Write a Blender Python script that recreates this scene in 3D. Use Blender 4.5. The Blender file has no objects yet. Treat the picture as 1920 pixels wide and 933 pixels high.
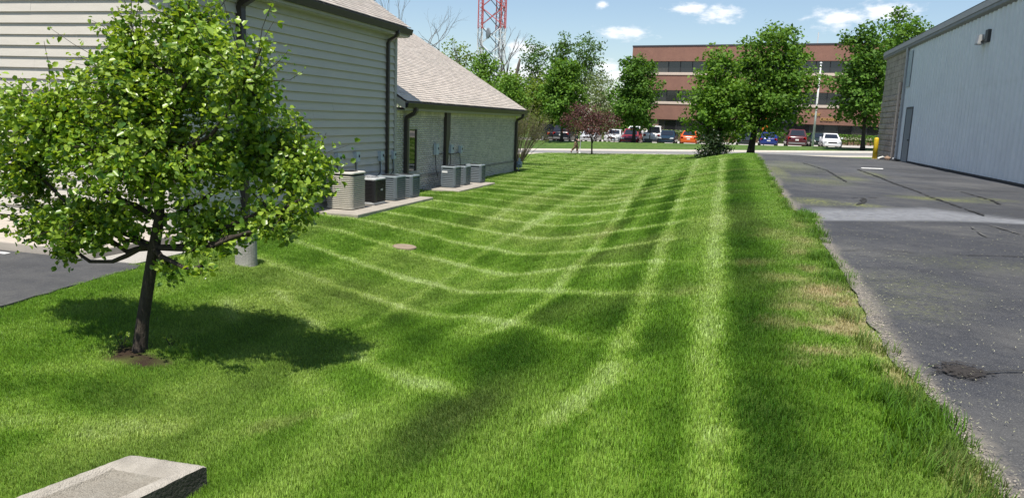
import bpy, bmesh, math, random
import numpy as np
from mathutils import Vector, Matrix
random.seed(7); RNG = np.random.default_rng(11)
SC = bpy.context.scene
COL = SC.collection
R = math.radians

# ------------------------------------------------------------------ camera
cam = bpy.data.cameras.new('camera'); camo = bpy.data.objects.new('camera', cam); COL.objects.link(camo)
cam.sensor_width = 36.0; cam.lens = 36.0 * 1420 / 1920; cam.clip_start = 0.05; cam.clip_end = 5000
camo.matrix_world = Matrix(((0.958294, -0.083051, 0.273449, 0), (0.283381, 0.152359, -0.946827, 0), (0.036973, 0.98483, 0.16954, 2.4), (0, 0, 0, 1)))
SC.camera = camo

# ------------------------------------------------------------------ sun, sky, exposure
SUN_TRAVEL = Vector((0.0, 0.42, -1.0)).normalized()      # direction the light travels
sun = bpy.data.lights.new('sun', 'SUN'); sun.energy = 5.0; sun.angle = R(0.53); sun.color = (1.0, 0.955, 0.88)
suno = bpy.data.objects.new('sun', sun); COL.objects.link(suno)
suno.rotation_euler = SUN_TRAVEL.to_track_quat('-Z', 'Y').to_euler(); suno.location = (-10, -10, 40)
elev = math.asin(-SUN_TRAVEL.z)
az_to_sun = math.atan2(-SUN_TRAVEL.x, -SUN_TRAVEL.y)      # from +Y towards +X

world = bpy.data.worlds.new('World'); SC.world = world; world.use_nodes = True
def build_world():
    nt = world.node_tree; nt.nodes.clear(); N = nt.nodes.new; L = nt.links.new
    out = N('ShaderNodeOutputWorld'); bg = N('ShaderNodeBackground'); bg.inputs['Strength'].default_value = 0.105
    sky = N('ShaderNodeTexSky'); sky.sky_type = 'NISHITA'; sky.sun_disc = False
    sky.sun_elevation = elev; sky.sun_rotation = az_to_sun; sky.air_density = 1.0; sky.dust_density = 0.6; sky.ozone_density = 1.6
    tc = N('ShaderNodeTexCoord'); sp = N('ShaderNodeSeparateXYZ'); L(tc.outputs['Generated'], sp.inputs[0])
    az = N('ShaderNodeMath'); az.operation = 'ARCTAN2'; L(sp.outputs['X'], az.inputs[0]); L(sp.outputs['Y'], az.inputs[1])
    el = N('ShaderNodeMath'); el.operation = 'ARCSINE'; L(sp.outputs['Z'], el.inputs[0])
    cv = N('ShaderNodeCombineXYZ'); L(az.outputs[0], cv.inputs[0]); L(el.outputs[0], cv.inputs[1])
    clouds = [(-0.1481, 0.1112, 0.036, 0.0095), (-0.0705, 0.1408, 0.024, 0.009), (-0.0322, 0.1342, 0.027, 0.012), (0.1022, 0.1286, 0.034, 0.0125), (0.1487, 0.1349, 0.04, 0.0125), (-0.2736, 0.086, 0.034, 0.0124), (-0.2723, 0.0528, 0.05, 0.022), (-0.1671, 0.0689, 0.022, 0.0095), (-0.153, 0.06, 0.032, 0.011), (-0.1782, 0.1438, 0.009, 0.006)]
    rr = random.Random(3)
    for k in range(22):                                   # the same kind of small cloud all round the sky
        a = 0.45 + k * (2 * math.pi - 1.3) / 22 + rr.uniform(-.08, .08); e = rr.uniform(.06, .5)
        clouds.append((a if a < math.pi else a - 2 * math.pi, e, rr.uniform(.03, .07), rr.uniform(.009, .02)))
    prev = None
    for (a, e, w, h) in clouds:
        m = N('ShaderNodeVectorMath'); m.operation = 'MULTIPLY_ADD'; L(cv.outputs[0], m.inputs[0])
        m.inputs[1].default_value = (1 / w, 1 / h, 0); m.inputs[2].default_value = (-a / w, -e / h, 0)
        ln = N('ShaderNodeVectorMath'); ln.operation = 'LENGTH'; L(m.outputs[0], ln.inputs[0])
        if prev is None: prev = ln.outputs['Value']
        else:
            mn = N('ShaderNodeMath'); mn.operation = 'MINIMUM'; L(prev, mn.inputs[0]); L(ln.outputs['Value'], mn.inputs[1]); prev = mn.outputs[0]
    sc2 = N('ShaderNodeVectorMath'); sc2.operation = 'MULTIPLY'; L(cv.outputs[0], sc2.inputs[0]); sc2.inputs[1].default_value = (26, 60, 0)
    nz = N('ShaderNodeTexNoise'); nz.inputs['Scale'].default_value = 1.7; nz.inputs['Detail'].default_value = 7; nz.inputs['Roughness'].default_value = .62; L(sc2.outputs[0], nz.inputs['Vector'])
    ma = N('ShaderNodeMath'); ma.operation = 'MULTIPLY_ADD'; L(nz.outputs['Fac'], ma.inputs[0]); ma.inputs[1].default_value = 2.6; L(prev, ma.inputs[2])
    mr = N('ShaderNodeMapRange'); mr.interpolation_type = 'SMOOTHSTEP'; L(ma.outputs[0], mr.inputs['Value'])
    mr.inputs['From Min'].default_value = 2.45; mr.inputs['From Max'].default_value = 1.35; mr.inputs['To Min'].default_value = 0; mr.inputs['To Max'].default_value = .92
    mix = N('ShaderNodeMix'); mix.data_type = 'RGBA'; L(mr.outputs[0], mix.inputs['Factor']); L(sky.outputs[0], mix.inputs['A'])
    mix.inputs['B'].default_value = (8.6, 8.7, 9.0, 1)
    L(mix.outputs['Result'], bg.inputs['Color']); L(bg.outputs[0], out.inputs['Surface'])
build_world()
vs = SC.view_settings; vs.view_transform = 'Standard'; vs.look = 'None'; vs.exposure = 0.4; vs.gamma = 1.0; vs.use_curve_mapping = False
SC.cycles.use_denoising = True; SC.cycles.max_bounces = 8; SC.cycles.sample_clamp_indirect = 4; SC.cycles.transparent_max_bounces = 12

# ------------------------------------------------------------------ terrain heights
def sm(a, b, x):
    t = np.clip((np.asarray(x, float) - a) / (b - a), 0, 1); return t * t * (3 - 2 * t)
def road_z(x): return .34 + .039 * np.clip(x, -40, 30)
def bank_z(x): return .755 + .0207 * np.clip(x, -60, 45)
def terrain(x, y):
    x = np.asarray(x, float); y = np.asarray(y, float)
    zb = np.interp(y, [0, 6, 12, 20, 30, 45], [-.2, -.25, -.4, -.02, .03, .0])
    zp = np.interp(y, [0, 40, 48], [1.03, 1.03, .88])
    k = sm(-8.6, -4.4, x); left = zb * k + .03 * (1 - k)
    t = sm(-4.6, .75, x); z = left * (1 - t) + zp * t
    k = sm(43, 58.2, y); z = z * (1 - k) + road_z(x) * k
    k = sm(67, 75.5, y); z = z * (1 - k) + bank_z(x) * k
    return z - .3 * sm(76, 77.5, y)
def tz(x, y): return float(terrain(x, y))

# ------------------------------------------------------------------ materials
MATS = {}
def new_mat(name):
    m = bpy.data.materials.new(name); m.use_nodes = True; nt = m.node_tree
    b = nt.nodes['Principled BSDF']; return m, nt, b
def mat(name, c1, c2=None, scale=6.0, rough=.8, bump=0.0, bscale=None, metal=0.0, spec=.4, detail=6, island=0.0, stretch=None, contrast=(.3, .7), blotch=None):
    """principled material, noise between two colours, optional second large blotch noise, bump, random per loose piece"""
    if name in MATS: return MATS[name]
    m, nt, b = new_mat(name); N = nt.nodes.new; L = nt.links.new
    b.inputs['Roughness'].default_value = rough; b.inputs['Metallic'].default_value = metal; b.inputs['Specular IOR Level'].default_value = spec
    c2 = c2 or tuple(v * .82 for v in c1)
    g = N('ShaderNodeNewGeometry'); src = g.outputs['Position']
    if stretch:
        vm = N('ShaderNodeVectorMath'); vm.operation = 'MULTIPLY'; vm.inputs[1].default_value = stretch; L(src, vm.inputs[0]); src = vm.outputs[0]
    nz = N('ShaderNodeTexNoise'); nz.inputs['Scale'].default_value = scale; nz.inputs['Detail'].default_value = detail; nz.inputs['Roughness'].default_value = .65; L(src, nz.inputs['Vector'])
    mr = N('ShaderNodeMapRange'); L(nz.outputs['Fac'], mr.inputs['Value']); mr.inputs['From Min'].default_value = contrast[0]; mr.inputs['From Max'].default_value = contrast[1]
    mx = N('ShaderNodeMix'); mx.data_type = 'RGBA'; L(mr.outputs[0], mx.inputs['Factor']); mx.inputs['A'].default_value = (*c1, 1); mx.inputs['B'].default_value = (*c2, 1)
    col = mx.outputs['Result']
    if blotch:
        n2 = N('ShaderNodeTexNoise'); n2.inputs['Scale'].default_value = blotch[0]; n2.inputs['Detail'].default_value = 4; L(g.outputs['Position'], n2.inputs['Vector'])
        r2 = N('ShaderNodeMapRange'); L(n2.outputs['Fac'], r2.inputs['Value']); r2.inputs['From Min'].default_value = .45; r2.inputs['From Max'].default_value = .7; r2.inputs['To Max'].default_value = blotch[2]
        m2 = N('ShaderNodeMix'); m2.data_type = 'RGBA'; L(r2.outputs[0], m2.inputs['Factor']); L(col, m2.inputs['A']); m2.inputs['B'].default_value = (*blotch[1], 1); col = m2.outputs['Result']
    if island:
        hs = N('ShaderNodeHueSaturation'); r3 = N('ShaderNodeMapRange'); L(g.outputs['Random Per Island'], r3.inputs['Value'])
        r3.inputs['To Min'].default_value = 1 - island; r3.inputs['To Max'].default_value = 1 + island; L(r3.outputs[0], hs.inputs['Value']); L(col, hs.inputs['Color']); col = hs.outputs['Color']
    L(col, b.inputs['Base Color'])
    if bump:
        bz = N('ShaderNodeTexNoise'); bz.inputs['Scale'].default_value = bscale or scale * 4; bz.inputs['Detail'].default_value = 5; L(src, bz.inputs['Vector'])
        bp = N('ShaderNodeBump'); bp.inputs['Strength'].default_value = bump; bp.inputs['Distance'].default_value = .02; L(bz.outputs['Fac'], bp.inputs['Height']); L(bp.outputs[0], b.inputs['Normal'])
    MATS[name] = m; return m
def leaf_mat(name, ca, cb, rough=.42, trans=.35, spec=.5, tcol=None):
    if name in MATS: return MATS[name]
    m, nt, b = new_mat(name); N = nt.nodes.new; L = nt.links.new
    g = N('ShaderNodeNewGeometry'); mx = N('ShaderNodeMix'); mx.data_type = 'RGBA'
    L(g.outputs['Random Per Island'], mx.inputs['Factor']); mx.inputs['A'].default_value = (*ca, 1); mx.inputs['B'].default_value = (*cb, 1)
    nz = N('ShaderNodeTexNoise'); nz.inputs['Scale'].default_value = .9; nz.inputs['Detail'].default_value = 3; L(g.outputs['Position'], nz.inputs['Vector'])
    hs = N('ShaderNodeHueSaturation'); mr = N('ShaderNodeMapRange'); L(nz.outputs['Fac'], mr.inputs['Value']); mr.inputs['From Min'].default_value = .3; mr.inputs['From Max'].default_value = .7
    mr.inputs['To Min'].default_value = .8; mr.inputs['To Max'].default_value = 1.2; L(mr.outputs[0], hs.inputs['Value']); L(mx.outputs['Result'], hs.inputs['Color'])
    L(hs.outputs[0], b.inputs['Base Color']); b.inputs['Roughness'].default_value = rough; b.inputs['Specular IOR Level'].default_value = spec
    tr = N('ShaderNodeBsdfTranslucent'); h2 = N('ShaderNodeMix'); h2.data_type = 'RGBA'; h2.blend_type = 'MULTIPLY'; h2.inputs['Factor'].default_value = 1
    L(hs.outputs[0], h2.inputs['A']); h2.inputs['B'].default_value = (*(tcol or (1.6, 1.5, .6)), 1); L(h2.outputs['Result'], tr.inputs['Color'])
    ms = N('ShaderNodeMixShader'); ms.inputs[0].default_value = trans; L(b.outputs[0], ms.inputs[1]); L(tr.outputs[0], ms.inputs[2])
    L(ms.outputs[0], nt.nodes['Material Output'].inputs['Surface']); MATS[name] = m; return m
def glass_mat(name, col, rough=.08):
    if name in MATS: return MATS[name]
    m, nt, b = new_mat(name); b.inputs['Base Color'].default_value = (*col, 1); b.inputs['Roughness'].default_value = rough
    b.inputs['Specular IOR Level'].default_value = .9; b.inputs['IOR'].default_value = 1.52; MATS[name] = m; return m

# ------------------------------------------------------------------ objects and mesh building
ORI = {}
def props(o, label=None, cat=None, group=None, kind=None):
    if label: o['label'] = label
    if cat: o['category'] = cat
    if group: o['group'] = group
    if kind: o['kind'] = kind
    return o
def thing(name, label, cat, loc=(0, 0, 0), rz=0.0, group=None):
    o = bpy.data.objects.new(name, None); o.empty_display_size = .2; COL.objects.link(o)
    o.location = loc; o.rotation_euler = (0, 0, rz); ORI[o] = Vector(loc); return props(o, label, cat, group)
def link_mesh(name, me, m=None, parent=None, world_coords=False):
    o = bpy.data.objects.new(name, me); COL.objects.link(o)
    if m is not None and not me.materials: me.materials.append(m)
    if parent is not None:
        o.parent = parent
    return o
def fast_mesh(name, V, F, smooth=False):
    """V (n,3) array, F list of (m,k) arrays"""
    me = bpy.data.meshes.new(name); V = np.asarray(V, np.float32)
    me.vertices.add(len(V)); me.vertices.foreach_set('co', V.ravel())
    Fs = [np.asarray(f, np.int32) for f in F if len(f)]
    tot = sum(f.size for f in Fs); nf = sum(len(f) for f in Fs)
    me.loops.add(tot); me.loops.foreach_set('vertex_index', np.concatenate([f.ravel() for f in Fs]))
    sizes = np.concatenate([np.full(len(f), f.shape[1], np.int32) for f in Fs]); starts = np.concatenate([[0], np.cumsum(sizes)[:-1]]).astype(np.int32)
    me.polygons.add(nf); me.polygons.foreach_set('loop_start', starts)
    try: me.polygons.foreach_set('loop_total', sizes)
    except Exception: pass
    if smooth: me.polygons.foreach_set('use_smooth', np.ones(nf, bool))
    me.update(calc_edges=True); me.validate(); return me
class MB:
    def __init__(s): s.v = []; s.f = []
    def add(s, vs, fs):
        k = len(s.v); s.v += [tuple(v) for v in vs]; s.f += [tuple(i + k for i in f) for f in fs]; return s
    def box(s, x0, x1, y0, y1, z0, z1):
        return s.add([(x0, y0, z0), (x1, y0, z0), (x1, y1, z0), (x0, y1, z0), (x0, y0, z1), (x1, y0, z1), (x1, y1, z1), (x0, y1, z1)],
                     [(0, 3, 2, 1), (4, 5, 6, 7), (0, 1, 5, 4), (1, 2, 6, 5), (2, 3, 7, 6), (3, 0, 4, 7)])
    def obox(s, a, b, w, h):                              # bar between two points, w x h section
        a = Vector(a); b = Vector(b); d = (b - a).normalized(); u = d.cross(Vector((0, 0, 1)))
        if u.length < 1e-4: u = Vector((1, 0, 0))
        u.normalize(); n = u.cross(d); P = []
        for p in (a, b):
            for su, sn in ((-1, -1), (1, -1), (1, 1), (-1, 1)): P.append(p + u * su * w / 2 + n * sn * h / 2)
        return s.add(P, [(0, 3, 2, 1), (4, 5, 6, 7), (0, 1, 5, 4), (1, 2, 6, 5), (2, 3, 7, 6), (3, 0, 4, 7)])
    def tube(s, pts, rad, n=8, cap=True):
        pts = [Vector(p) for p in pts]; rad = rad if hasattr(rad, '__len__') else [rad] * len(pts); k = len(s.v); prev = None
        for i, p in enumerate(pts):
            d = (pts[min(i + 1, len(pts) - 1)] - pts[max(i - 1, 0)]).normalized()
            u = (prev - d * prev.dot(d)) if prev is not None else d.orthogonal()
            if u.length < 1e-5: u = d.orthogonal()
            u.normalize(); w = d.cross(u); prev = u
            for j in range(n):
                a = 2 * math.pi * j / n; s.v.append(tuple(p + (u * math.cos(a) + w * math.sin(a)) * rad[i]))
        for i in range(len(pts) - 1):
            for j in range(n): s.f.append((k + i * n + j, k + i * n + (j + 1) % n, k + (i + 1) * n + (j + 1) % n, k + (i + 1) * n + j))
        if cap:
            s.f.append(tuple(k + j for j in reversed(range(n)))); s.f.append(tuple(k + (len(pts) - 1) * n + j for j in range(n)))
        return s
    def prism(s, poly, y0, y1, axis='y'):                 # poly (a,b) extruded along an axis
        P = []
        for t in (y0, y1):
            for a, b in poly: P.append({'y': (a, t, b), 'x': (t, a, b), 'z': (a, b, t)}[axis])
        n = len(poly)
        return s.add(P, [tuple(range(n)), tuple(reversed(range(n, 2 * n)))] + [(i, i + n, (i + 1) % n + n, (i + 1) % n) for i in range(n)])
    def loft(s, rings, cap=True):
        n = len(rings[0]); k = len(s.v)
        for r in rings: s.v += [tuple(p) for p in r]
        for i in range(len(rings) - 1):
            for j in range(n): s.f.append((k + i * n + j, k + i * n + (j + 1) % n, k + (i + 1) * n + (j + 1) % n, k + (i + 1) * n + j))
        if cap: s.f.append(tuple(k + j for j in reversed(range(n)))); s.f.append(tuple(k + (len(rings) - 1) * n + j for j in range(n)))
        return s
    def build(s, name, m, parent=None, smooth=False, bevel=0.0, org=None, recalc=True):
        me = bpy.data.meshes.new(name); o0 = Vector(org) if org is not None else (ORI.get(parent, Vector()) if parent is not None else Vector())
        me.from_pydata([(v[0] - o0.x, v[1] - o0.y, v[2] - o0.z) for v in s.v], [], s.f)
        if recalc or bevel:
            bm = bmesh.new(); bm.from_mesh(me); bmesh.ops.recalc_face_normals(bm, faces=bm.faces)
            if bevel: bmesh.ops.bevel(bm, geom=list(bm.edges), offset=bevel, segments=2, affect='EDGES', profile=.5)
            bm.to_mesh(me); bm.free()
        if smooth: me.polygons.foreach_set('use_smooth', [True] * len(me.polygons))
        me.materials.append(m); me.update()
        o = bpy.data.objects.new(name, me); COL.objects.link(o)
        if parent is not None: o.parent = parent; ORI[o] = ORI.get(parent, Vector()) if org is None else Vector(org)
        else: ORI[o] = Vector()
        return o
def arr_obj(name, V, F, m, parent=None, smooth=False):
    if parent is not None: V = np.asarray(V) - np.array(ORI.get(parent, Vector()))
    me = fast_mesh(name, V, F, smooth); me.materials.append(m)
    o = bpy.data.objects.new(name, me); COL.objects.link(o)
    if parent is not None: o.parent = parent; ORI[o] = ORI.get(parent, Vector())
    return o
def grid_mesh(xs, ys, zf):
    X, Y = np.meshgrid(xs, ys); Z = zf(X, Y); V = np.stack([X, Y, Z], -1).reshape(-1, 3)
    nx, ny = len(xs), len(ys); i = np.arange(nx - 1)[None, :] + np.arange(ny - 1)[:, None] * nx; i = i.ravel()
    return V, np.stack([i, i + 1, i + 1 + nx, i + nx], 1)

# ------------------------------------------------------------------ ground and far terrain
GRASS_FAR = mat('far_grass', (.038, .085, .011), (.105, .175, .024), 5, .9, bump=.7, bscale=22, contrast=(.38, .62), stretch=(.5, 1, 1), blotch=(.25, (.035, .08, .01), .6))
xs = np.unique(np.concatenate([np.linspace(-700, -60, 12), np.linspace(-60, 45, 85), np.linspace(45, 700, 12)]))
ys = np.unique(np.concatenate([np.linspace(-80, 0, 8), np.linspace(0, 80, 91), np.linspace(80, 160, 12), np.linspace(160, 1500, 10)]))
V, F = grid_mesh(xs, ys, lambda X, Y: terrain(X, Y) - .03 - .25 * (sm(-10.5, -9, X) * sm(1.8, .8, X) * sm(60, 57, Y)) - .06 * sm(1.2, 1.6, X) * sm(45, 43, Y) - .12 * sm(57.6, 58.6, Y) * sm(69, 67.5, Y))
g = arr_obj('ground', V, [F], GRASS_FAR, smooth=True); props(g, kind='structure')
STRIPES=[
(0.68, 0.17, [(-0.55, 37.53), (-0.17, 13.48), (-0.09, 8.15), (-0.06, 5.8), (-0.02, 4.01), (0.01, 2.9)]),
(-0.55, 0.34, [(0.01, 34.59), (0.15, 13.14), (0.16, 8.03), (0.16, 4.46), (0.18, 2.91)]),
(0.62, 0.16, [(-2.0, 45.29), (-1.21, 21.6), (-0.92, 13.02), (-0.74, 8.27), (-0.65, 5.9), (-0.65, 4.44), (-0.81, 3.85)]),
(0.55, 0.2, [(-3.69, 34.14), (-2.41, 17.77), (-2.29, 14.91), (-2.07, 10.74), (-1.89, 8.12), (-2.09, 6.92)]),
(-0.4, 0.32, [(-2.99, 30.66), (-2.18, 18.3), (-2.11, 14.85), (-1.83, 10.45), (-1.64, 7.84), (-1.53, 6.08), (-1.49, 4.89), (-1.52, 3.71)]),
(-0.4, 0.4, [(-1.69, 27.97), (-1.25, 15.45), (-0.97, 9.05), (-0.89, 6.26), (-0.96, 5.06)]),
(-0.12, 0.4, [(-1.57, 5.65), (-1.55, 4.93), (-1.51, 4.18)]),
(0.6, 0.12, [(-3.81, 7.21), (-2.75, 5.94), (-1.97, 5.07), (-1.62, 4.7)]),
(0.4, 0.13, [(-4.32, 8.42), (-4.55, 10.13), (-4.67, 12.2), (-4.73, 13.65), (-4.72, 15.59), (-4.56, 17.58), (-4.41, 19.54)]),
(0.4, 0.2, [(-5.59, 16.6), (-5.97, 22.23), (-6.04, 27.98), (-6.78, 37.23), (-7.54, 49.9)]),
(0.4, 0.2, [(-4.67, 16.79), (-4.57, 20.5), (-4.8, 28.2), (-4.72, 36.62), (-4.77, 48.21)]),
(-0.4, 0.3, [(-5.67, 10.23), (-4.18, 8.97), (-2.4, 6.45), (-1.49, 5.27)]),
(0.45, 0.16, [(-6.24, 9.33), (-5.46, 8.69), (-4.79, 8.11)]),
(0.35, 0.16, [(-6.48, 8.49), (-5.84, 7.84)]),
(0.35, 0.3, [(-5.58, 4.46), (-4.99, 4.67), (-4.28, 4.96)]),
(0.3, 0.25, [(-4.07, 6.47), (-3.36, 5.67), (-2.63, 4.75)]),
(-0.25, 0.3, [(-1.68, 3.92), (-1.6, 4.32), (-1.37, 4.39)]),
(-0.4, 0.3, [(-6.11, 4.9), (-5.79, 5.27), (-4.94, 5.2)]),
(0.35, 0.35, [(-0.44, 4.7), (-0.41, 3.68), (-0.37, 2.91)]),
(-0.35, 0.3, [(-0.4, 5.31), (-0.29, 3.81), (-0.23, 2.91)]),
]
# ------------------------------------------------------------------ mown lawn: sheet + blades
def seg_dist(X, Y, pl):
    best = np.full(X.shape, 1e9)
    for (ax, ay), (bx, by) in zip(pl[:-1], pl[1:]):
        dx, dy = bx - ax, by - ay; L2 = dx * dx + dy * dy + 1e-9
        t = np.clip(((X - ax) * dx + (Y - ay) * dy) / L2, 0, 1); best = np.minimum(best, np.hypot(X - ax - t * dx, Y - ay - t * dy))
    return best
def vnoise(X, Y, s, seed):
    r = np.random.default_rng(seed); T = r.random((64, 64)); x = X * s + 1000; y = Y * s + 1000
    i = np.floor(x).astype(int); j = np.floor(y).astype(int); u = x - i; v = y - j; u = u * u * (3 - 2 * u); v = v * v * (3 - 2 * v)
    a = T[i % 64, j % 64]; b = T[(i + 1) % 64, j % 64]; c = T[i % 64, (j + 1) % 64]; d = T[(i + 1) % 64, (j + 1) % 64]
    return (a * (1 - u) + b * u) * (1 - v) + (c * (1 - u) + d * u) * v
EDGE = [(2.0, 1.09), (3.12, 1.10), (3.9, 1.11), (4.4, 1.09), (4.84, 1.05), (5.6, 1.05), (6.6, 1.09), (7.9, 1.14), (9.0, 1.12), (11.1, 1.17), (12.9, 1.30), (13.3, 1.30), (13.6, 1.02), (18.5, 1.03), (24.2, .97), (39, .99), (60, 1.0)]
def edge_x(y): return np.interp(y, [e[0] for e in EDGE], [e[1] for e in EDGE])
def lawn_fields(X, Y):
    dx = (vnoise(X, Y, 2.1, 1) - .5) * .06; dy = (vnoise(X, Y, 2.1, 2) - .5) * .06
    tone = np.zeros(X.shape)  # stripe tone: sheen of bent blades put into the colour, plus a lean
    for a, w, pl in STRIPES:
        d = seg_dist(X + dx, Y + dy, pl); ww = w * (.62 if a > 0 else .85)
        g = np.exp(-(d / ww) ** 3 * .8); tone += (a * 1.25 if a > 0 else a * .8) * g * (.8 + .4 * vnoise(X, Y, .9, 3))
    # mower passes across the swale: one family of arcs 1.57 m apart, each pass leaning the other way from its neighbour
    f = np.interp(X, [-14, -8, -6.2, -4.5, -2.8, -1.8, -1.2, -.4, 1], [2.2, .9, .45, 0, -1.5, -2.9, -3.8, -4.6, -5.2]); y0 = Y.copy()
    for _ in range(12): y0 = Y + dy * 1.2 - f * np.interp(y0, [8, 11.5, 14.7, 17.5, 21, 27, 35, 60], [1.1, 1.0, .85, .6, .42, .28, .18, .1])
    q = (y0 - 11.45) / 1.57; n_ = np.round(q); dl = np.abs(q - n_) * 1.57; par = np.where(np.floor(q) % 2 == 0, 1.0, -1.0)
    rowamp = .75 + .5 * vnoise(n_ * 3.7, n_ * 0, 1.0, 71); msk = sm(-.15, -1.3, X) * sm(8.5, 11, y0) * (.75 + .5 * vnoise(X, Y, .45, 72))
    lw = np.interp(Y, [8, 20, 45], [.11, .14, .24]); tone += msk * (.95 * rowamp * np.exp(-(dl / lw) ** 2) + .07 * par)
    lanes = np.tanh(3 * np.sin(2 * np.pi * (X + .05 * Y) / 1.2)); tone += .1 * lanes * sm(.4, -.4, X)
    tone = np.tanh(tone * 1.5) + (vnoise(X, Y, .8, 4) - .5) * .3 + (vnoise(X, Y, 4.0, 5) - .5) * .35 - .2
    dry = np.zeros(X.shape)
    for cx, cy, rx, ry, a in DRY:
        dry = np.maximum(dry, a * np.clip(1.5 - 1.3 * np.hypot((X - cx) / rx, (Y - cy) / ry) + (vnoise(X, Y, 7, 6) - .5) * 1.4, 0, 1))
    dry = np.maximum(dry, .16 * np.clip(vnoise(X, Y, .7, 9) * 2 - .9, 0, 1))
    return tone, dry
DRY = [(.6, 7.4, .3, .3, .5), (.62, 6.2, .25, .25, .6), (.85, 7.0, .24, .26, 1.0), (.8, 5.6, .24, .28, .9), (.95, 6.45, .16, .35, 1.0), (.7, 6.5, .3, .16, .9), (.62, 4.95, .22, .12, .8), (.45, 5.6, .2, .2, .45), (.9, 9.8, .2, .5, .6), (.95, 11.5, .15, .8, .5), (.6, 10.5, .3, .6, .35), (.3, 8.2, .25, .3, .3), (1.0, 18, .12, 3, .5), (.74, 9.0, .16, .45, .6), (.76, 6.75, .22, .32, .95), (.93, 6.0, .12, .3, .95), (.70, 4.95, .16, .16, .8), (.95, 5.3, .1, .4, .8), (.82, 7.9, .16, .3, .55), (.5, 4.62, .12, .1, .6), (.97, 4.5, .09, .35, .7), (1.03, 3.3, .12, .5, .6), (.55, 6.7, .12, .15, .6), (1.05, 15, .08, 2, .4),
       (-.35, 7.0, .2, .3, .3), (-2.3, 14.5, .3, 1, .3), (-3.2, 4.9, .35, .25, .25)]
SOIL = (-5.78, 6.22, .5, .3)
DRIVE_EDGE = lambda y: np.interp(y, [0, 6.5, 9.0, 9.15, 12, 60], [-7.9, -8.03, -8.3, -8.45, -8.45, -8.45])
def lawn_left(y):                                         # left limit of the lawn: drive, pads, walls, then open
    return np.where(y < 9.05, DRIVE_EDGE(y), np.where(y < 11.25, -8.55, np.where(y < 33.0, -9.55, -14.5)))
xs = np.arange(-14.5, 1.46, .075); ys = np.concatenate([np.arange(1.2, 22, .075), np.arange(22, 58.4, .16)])
V, F = grid_mesh(xs, ys, lambda X, Y: terrain(X, Y) + (vnoise(X, Y, .5, 21) - .5) * .03)
cen = V[F].mean(1)
keep = (cen[:, 0] > lawn_left(cen[:, 1]) - .02) & (cen[:, 0] < edge_x(cen[:, 1]) + .02)
Fk = F[keep]
tone, dry = lawn_fields(V[:, 0], V[:, 1])
soil = np.clip(1.6 - 1.4 * np.hypot((V[:, 0] - SOIL[0]) / SOIL[2], (V[:, 1] - SOIL[1]) / SOIL[3]) + (vnoise(V[:, 0], V[:, 1], 5, 8) - .5) * 1.2, 0, 1)
dist = np.hypot(V[:, 0], V[:, 1])
ragged = sm(-.05, .1, edge_x(V[:, 1]) - V[:, 0] + (vnoise(V[:, 1], V[:, 0], 2.6, 61) - .6) * .22)
def add_attr(me, name, arr):
    a = me.attributes.new(name, 'FLOAT', 'POINT'); a.data.foreach_set('value', np.asarray(arr, np.float32))
def grass_colour(nt, inst):
    N = nt.nodes.new; L = nt.links.new
    def at(nm):
        a = N('ShaderNodeAttribute'); a.attribute_name = nm; a.attribute_type = 'INSTANCER' if inst else 'GEOMETRY'; return a.outputs['Fac']
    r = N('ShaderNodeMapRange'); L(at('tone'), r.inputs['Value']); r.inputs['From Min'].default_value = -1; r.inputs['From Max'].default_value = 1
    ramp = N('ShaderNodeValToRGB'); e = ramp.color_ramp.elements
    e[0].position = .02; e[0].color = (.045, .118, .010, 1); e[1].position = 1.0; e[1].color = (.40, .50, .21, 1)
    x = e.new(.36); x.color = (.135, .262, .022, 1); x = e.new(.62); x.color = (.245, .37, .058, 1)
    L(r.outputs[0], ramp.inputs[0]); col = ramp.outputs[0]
    mx = N('ShaderNodeMix'); mx.data_type = 'RGBA'; L(at('dry'), mx.inputs['Factor']); L(col, mx.inputs['A']); mx.inputs['B'].default_value = (.40, .33, .185, 1)
    return mx.outputs['Result'], at
m, nt, b = new_mat('lawn_sheet'); colr, at = grass_colour(nt, False); N = nt.nodes.new; L = nt.links.new
mul = N('ShaderNodeMix'); mul.data_type = 'RGBA'; mul.inputs['Factor'].default_value = .35; L(colr, mul.inputs['A']); mul.inputs['B'].default_value = (.07, .075, .02, 1)
so = N('ShaderNodeMix'); so.data_type = 'RGBA'; L(at('soil'), so.inputs['Factor']); L(mul.outputs['Result'], so.inputs['A']); so.inputs['B'].default_value = (.042, .028, .019, 1)
L(so.outputs['Result'], b.inputs['Base Color']); b.inputs['Roughness'].default_value = .95; b.inputs['Specular IOR Level'].default_value = .1
bz = N('ShaderNodeTexNoise'); bz.inputs['Scale'].default_value = 60; bp = N('ShaderNodeBump'); bp.inputs['Strength'].default_value = .8; bp.inputs['Distance'].default_value = .03
gg = N('ShaderNodeNewGeometry'); L(gg.outputs['Position'], bz.inputs['Vector']); L(bz.outputs['Fac'], bp.inputs['Height']); L(bp.outputs[0], b.inputs['Normal'])
lawn = arr_obj('lawn', V, [Fk], m, smooth=True); props(lawn, kind='structure')
me = lawn.data
for nm, a in (('tone', tone), ('dry', dry), ('soil', soil)): add_attr(me, nm, a)
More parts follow.
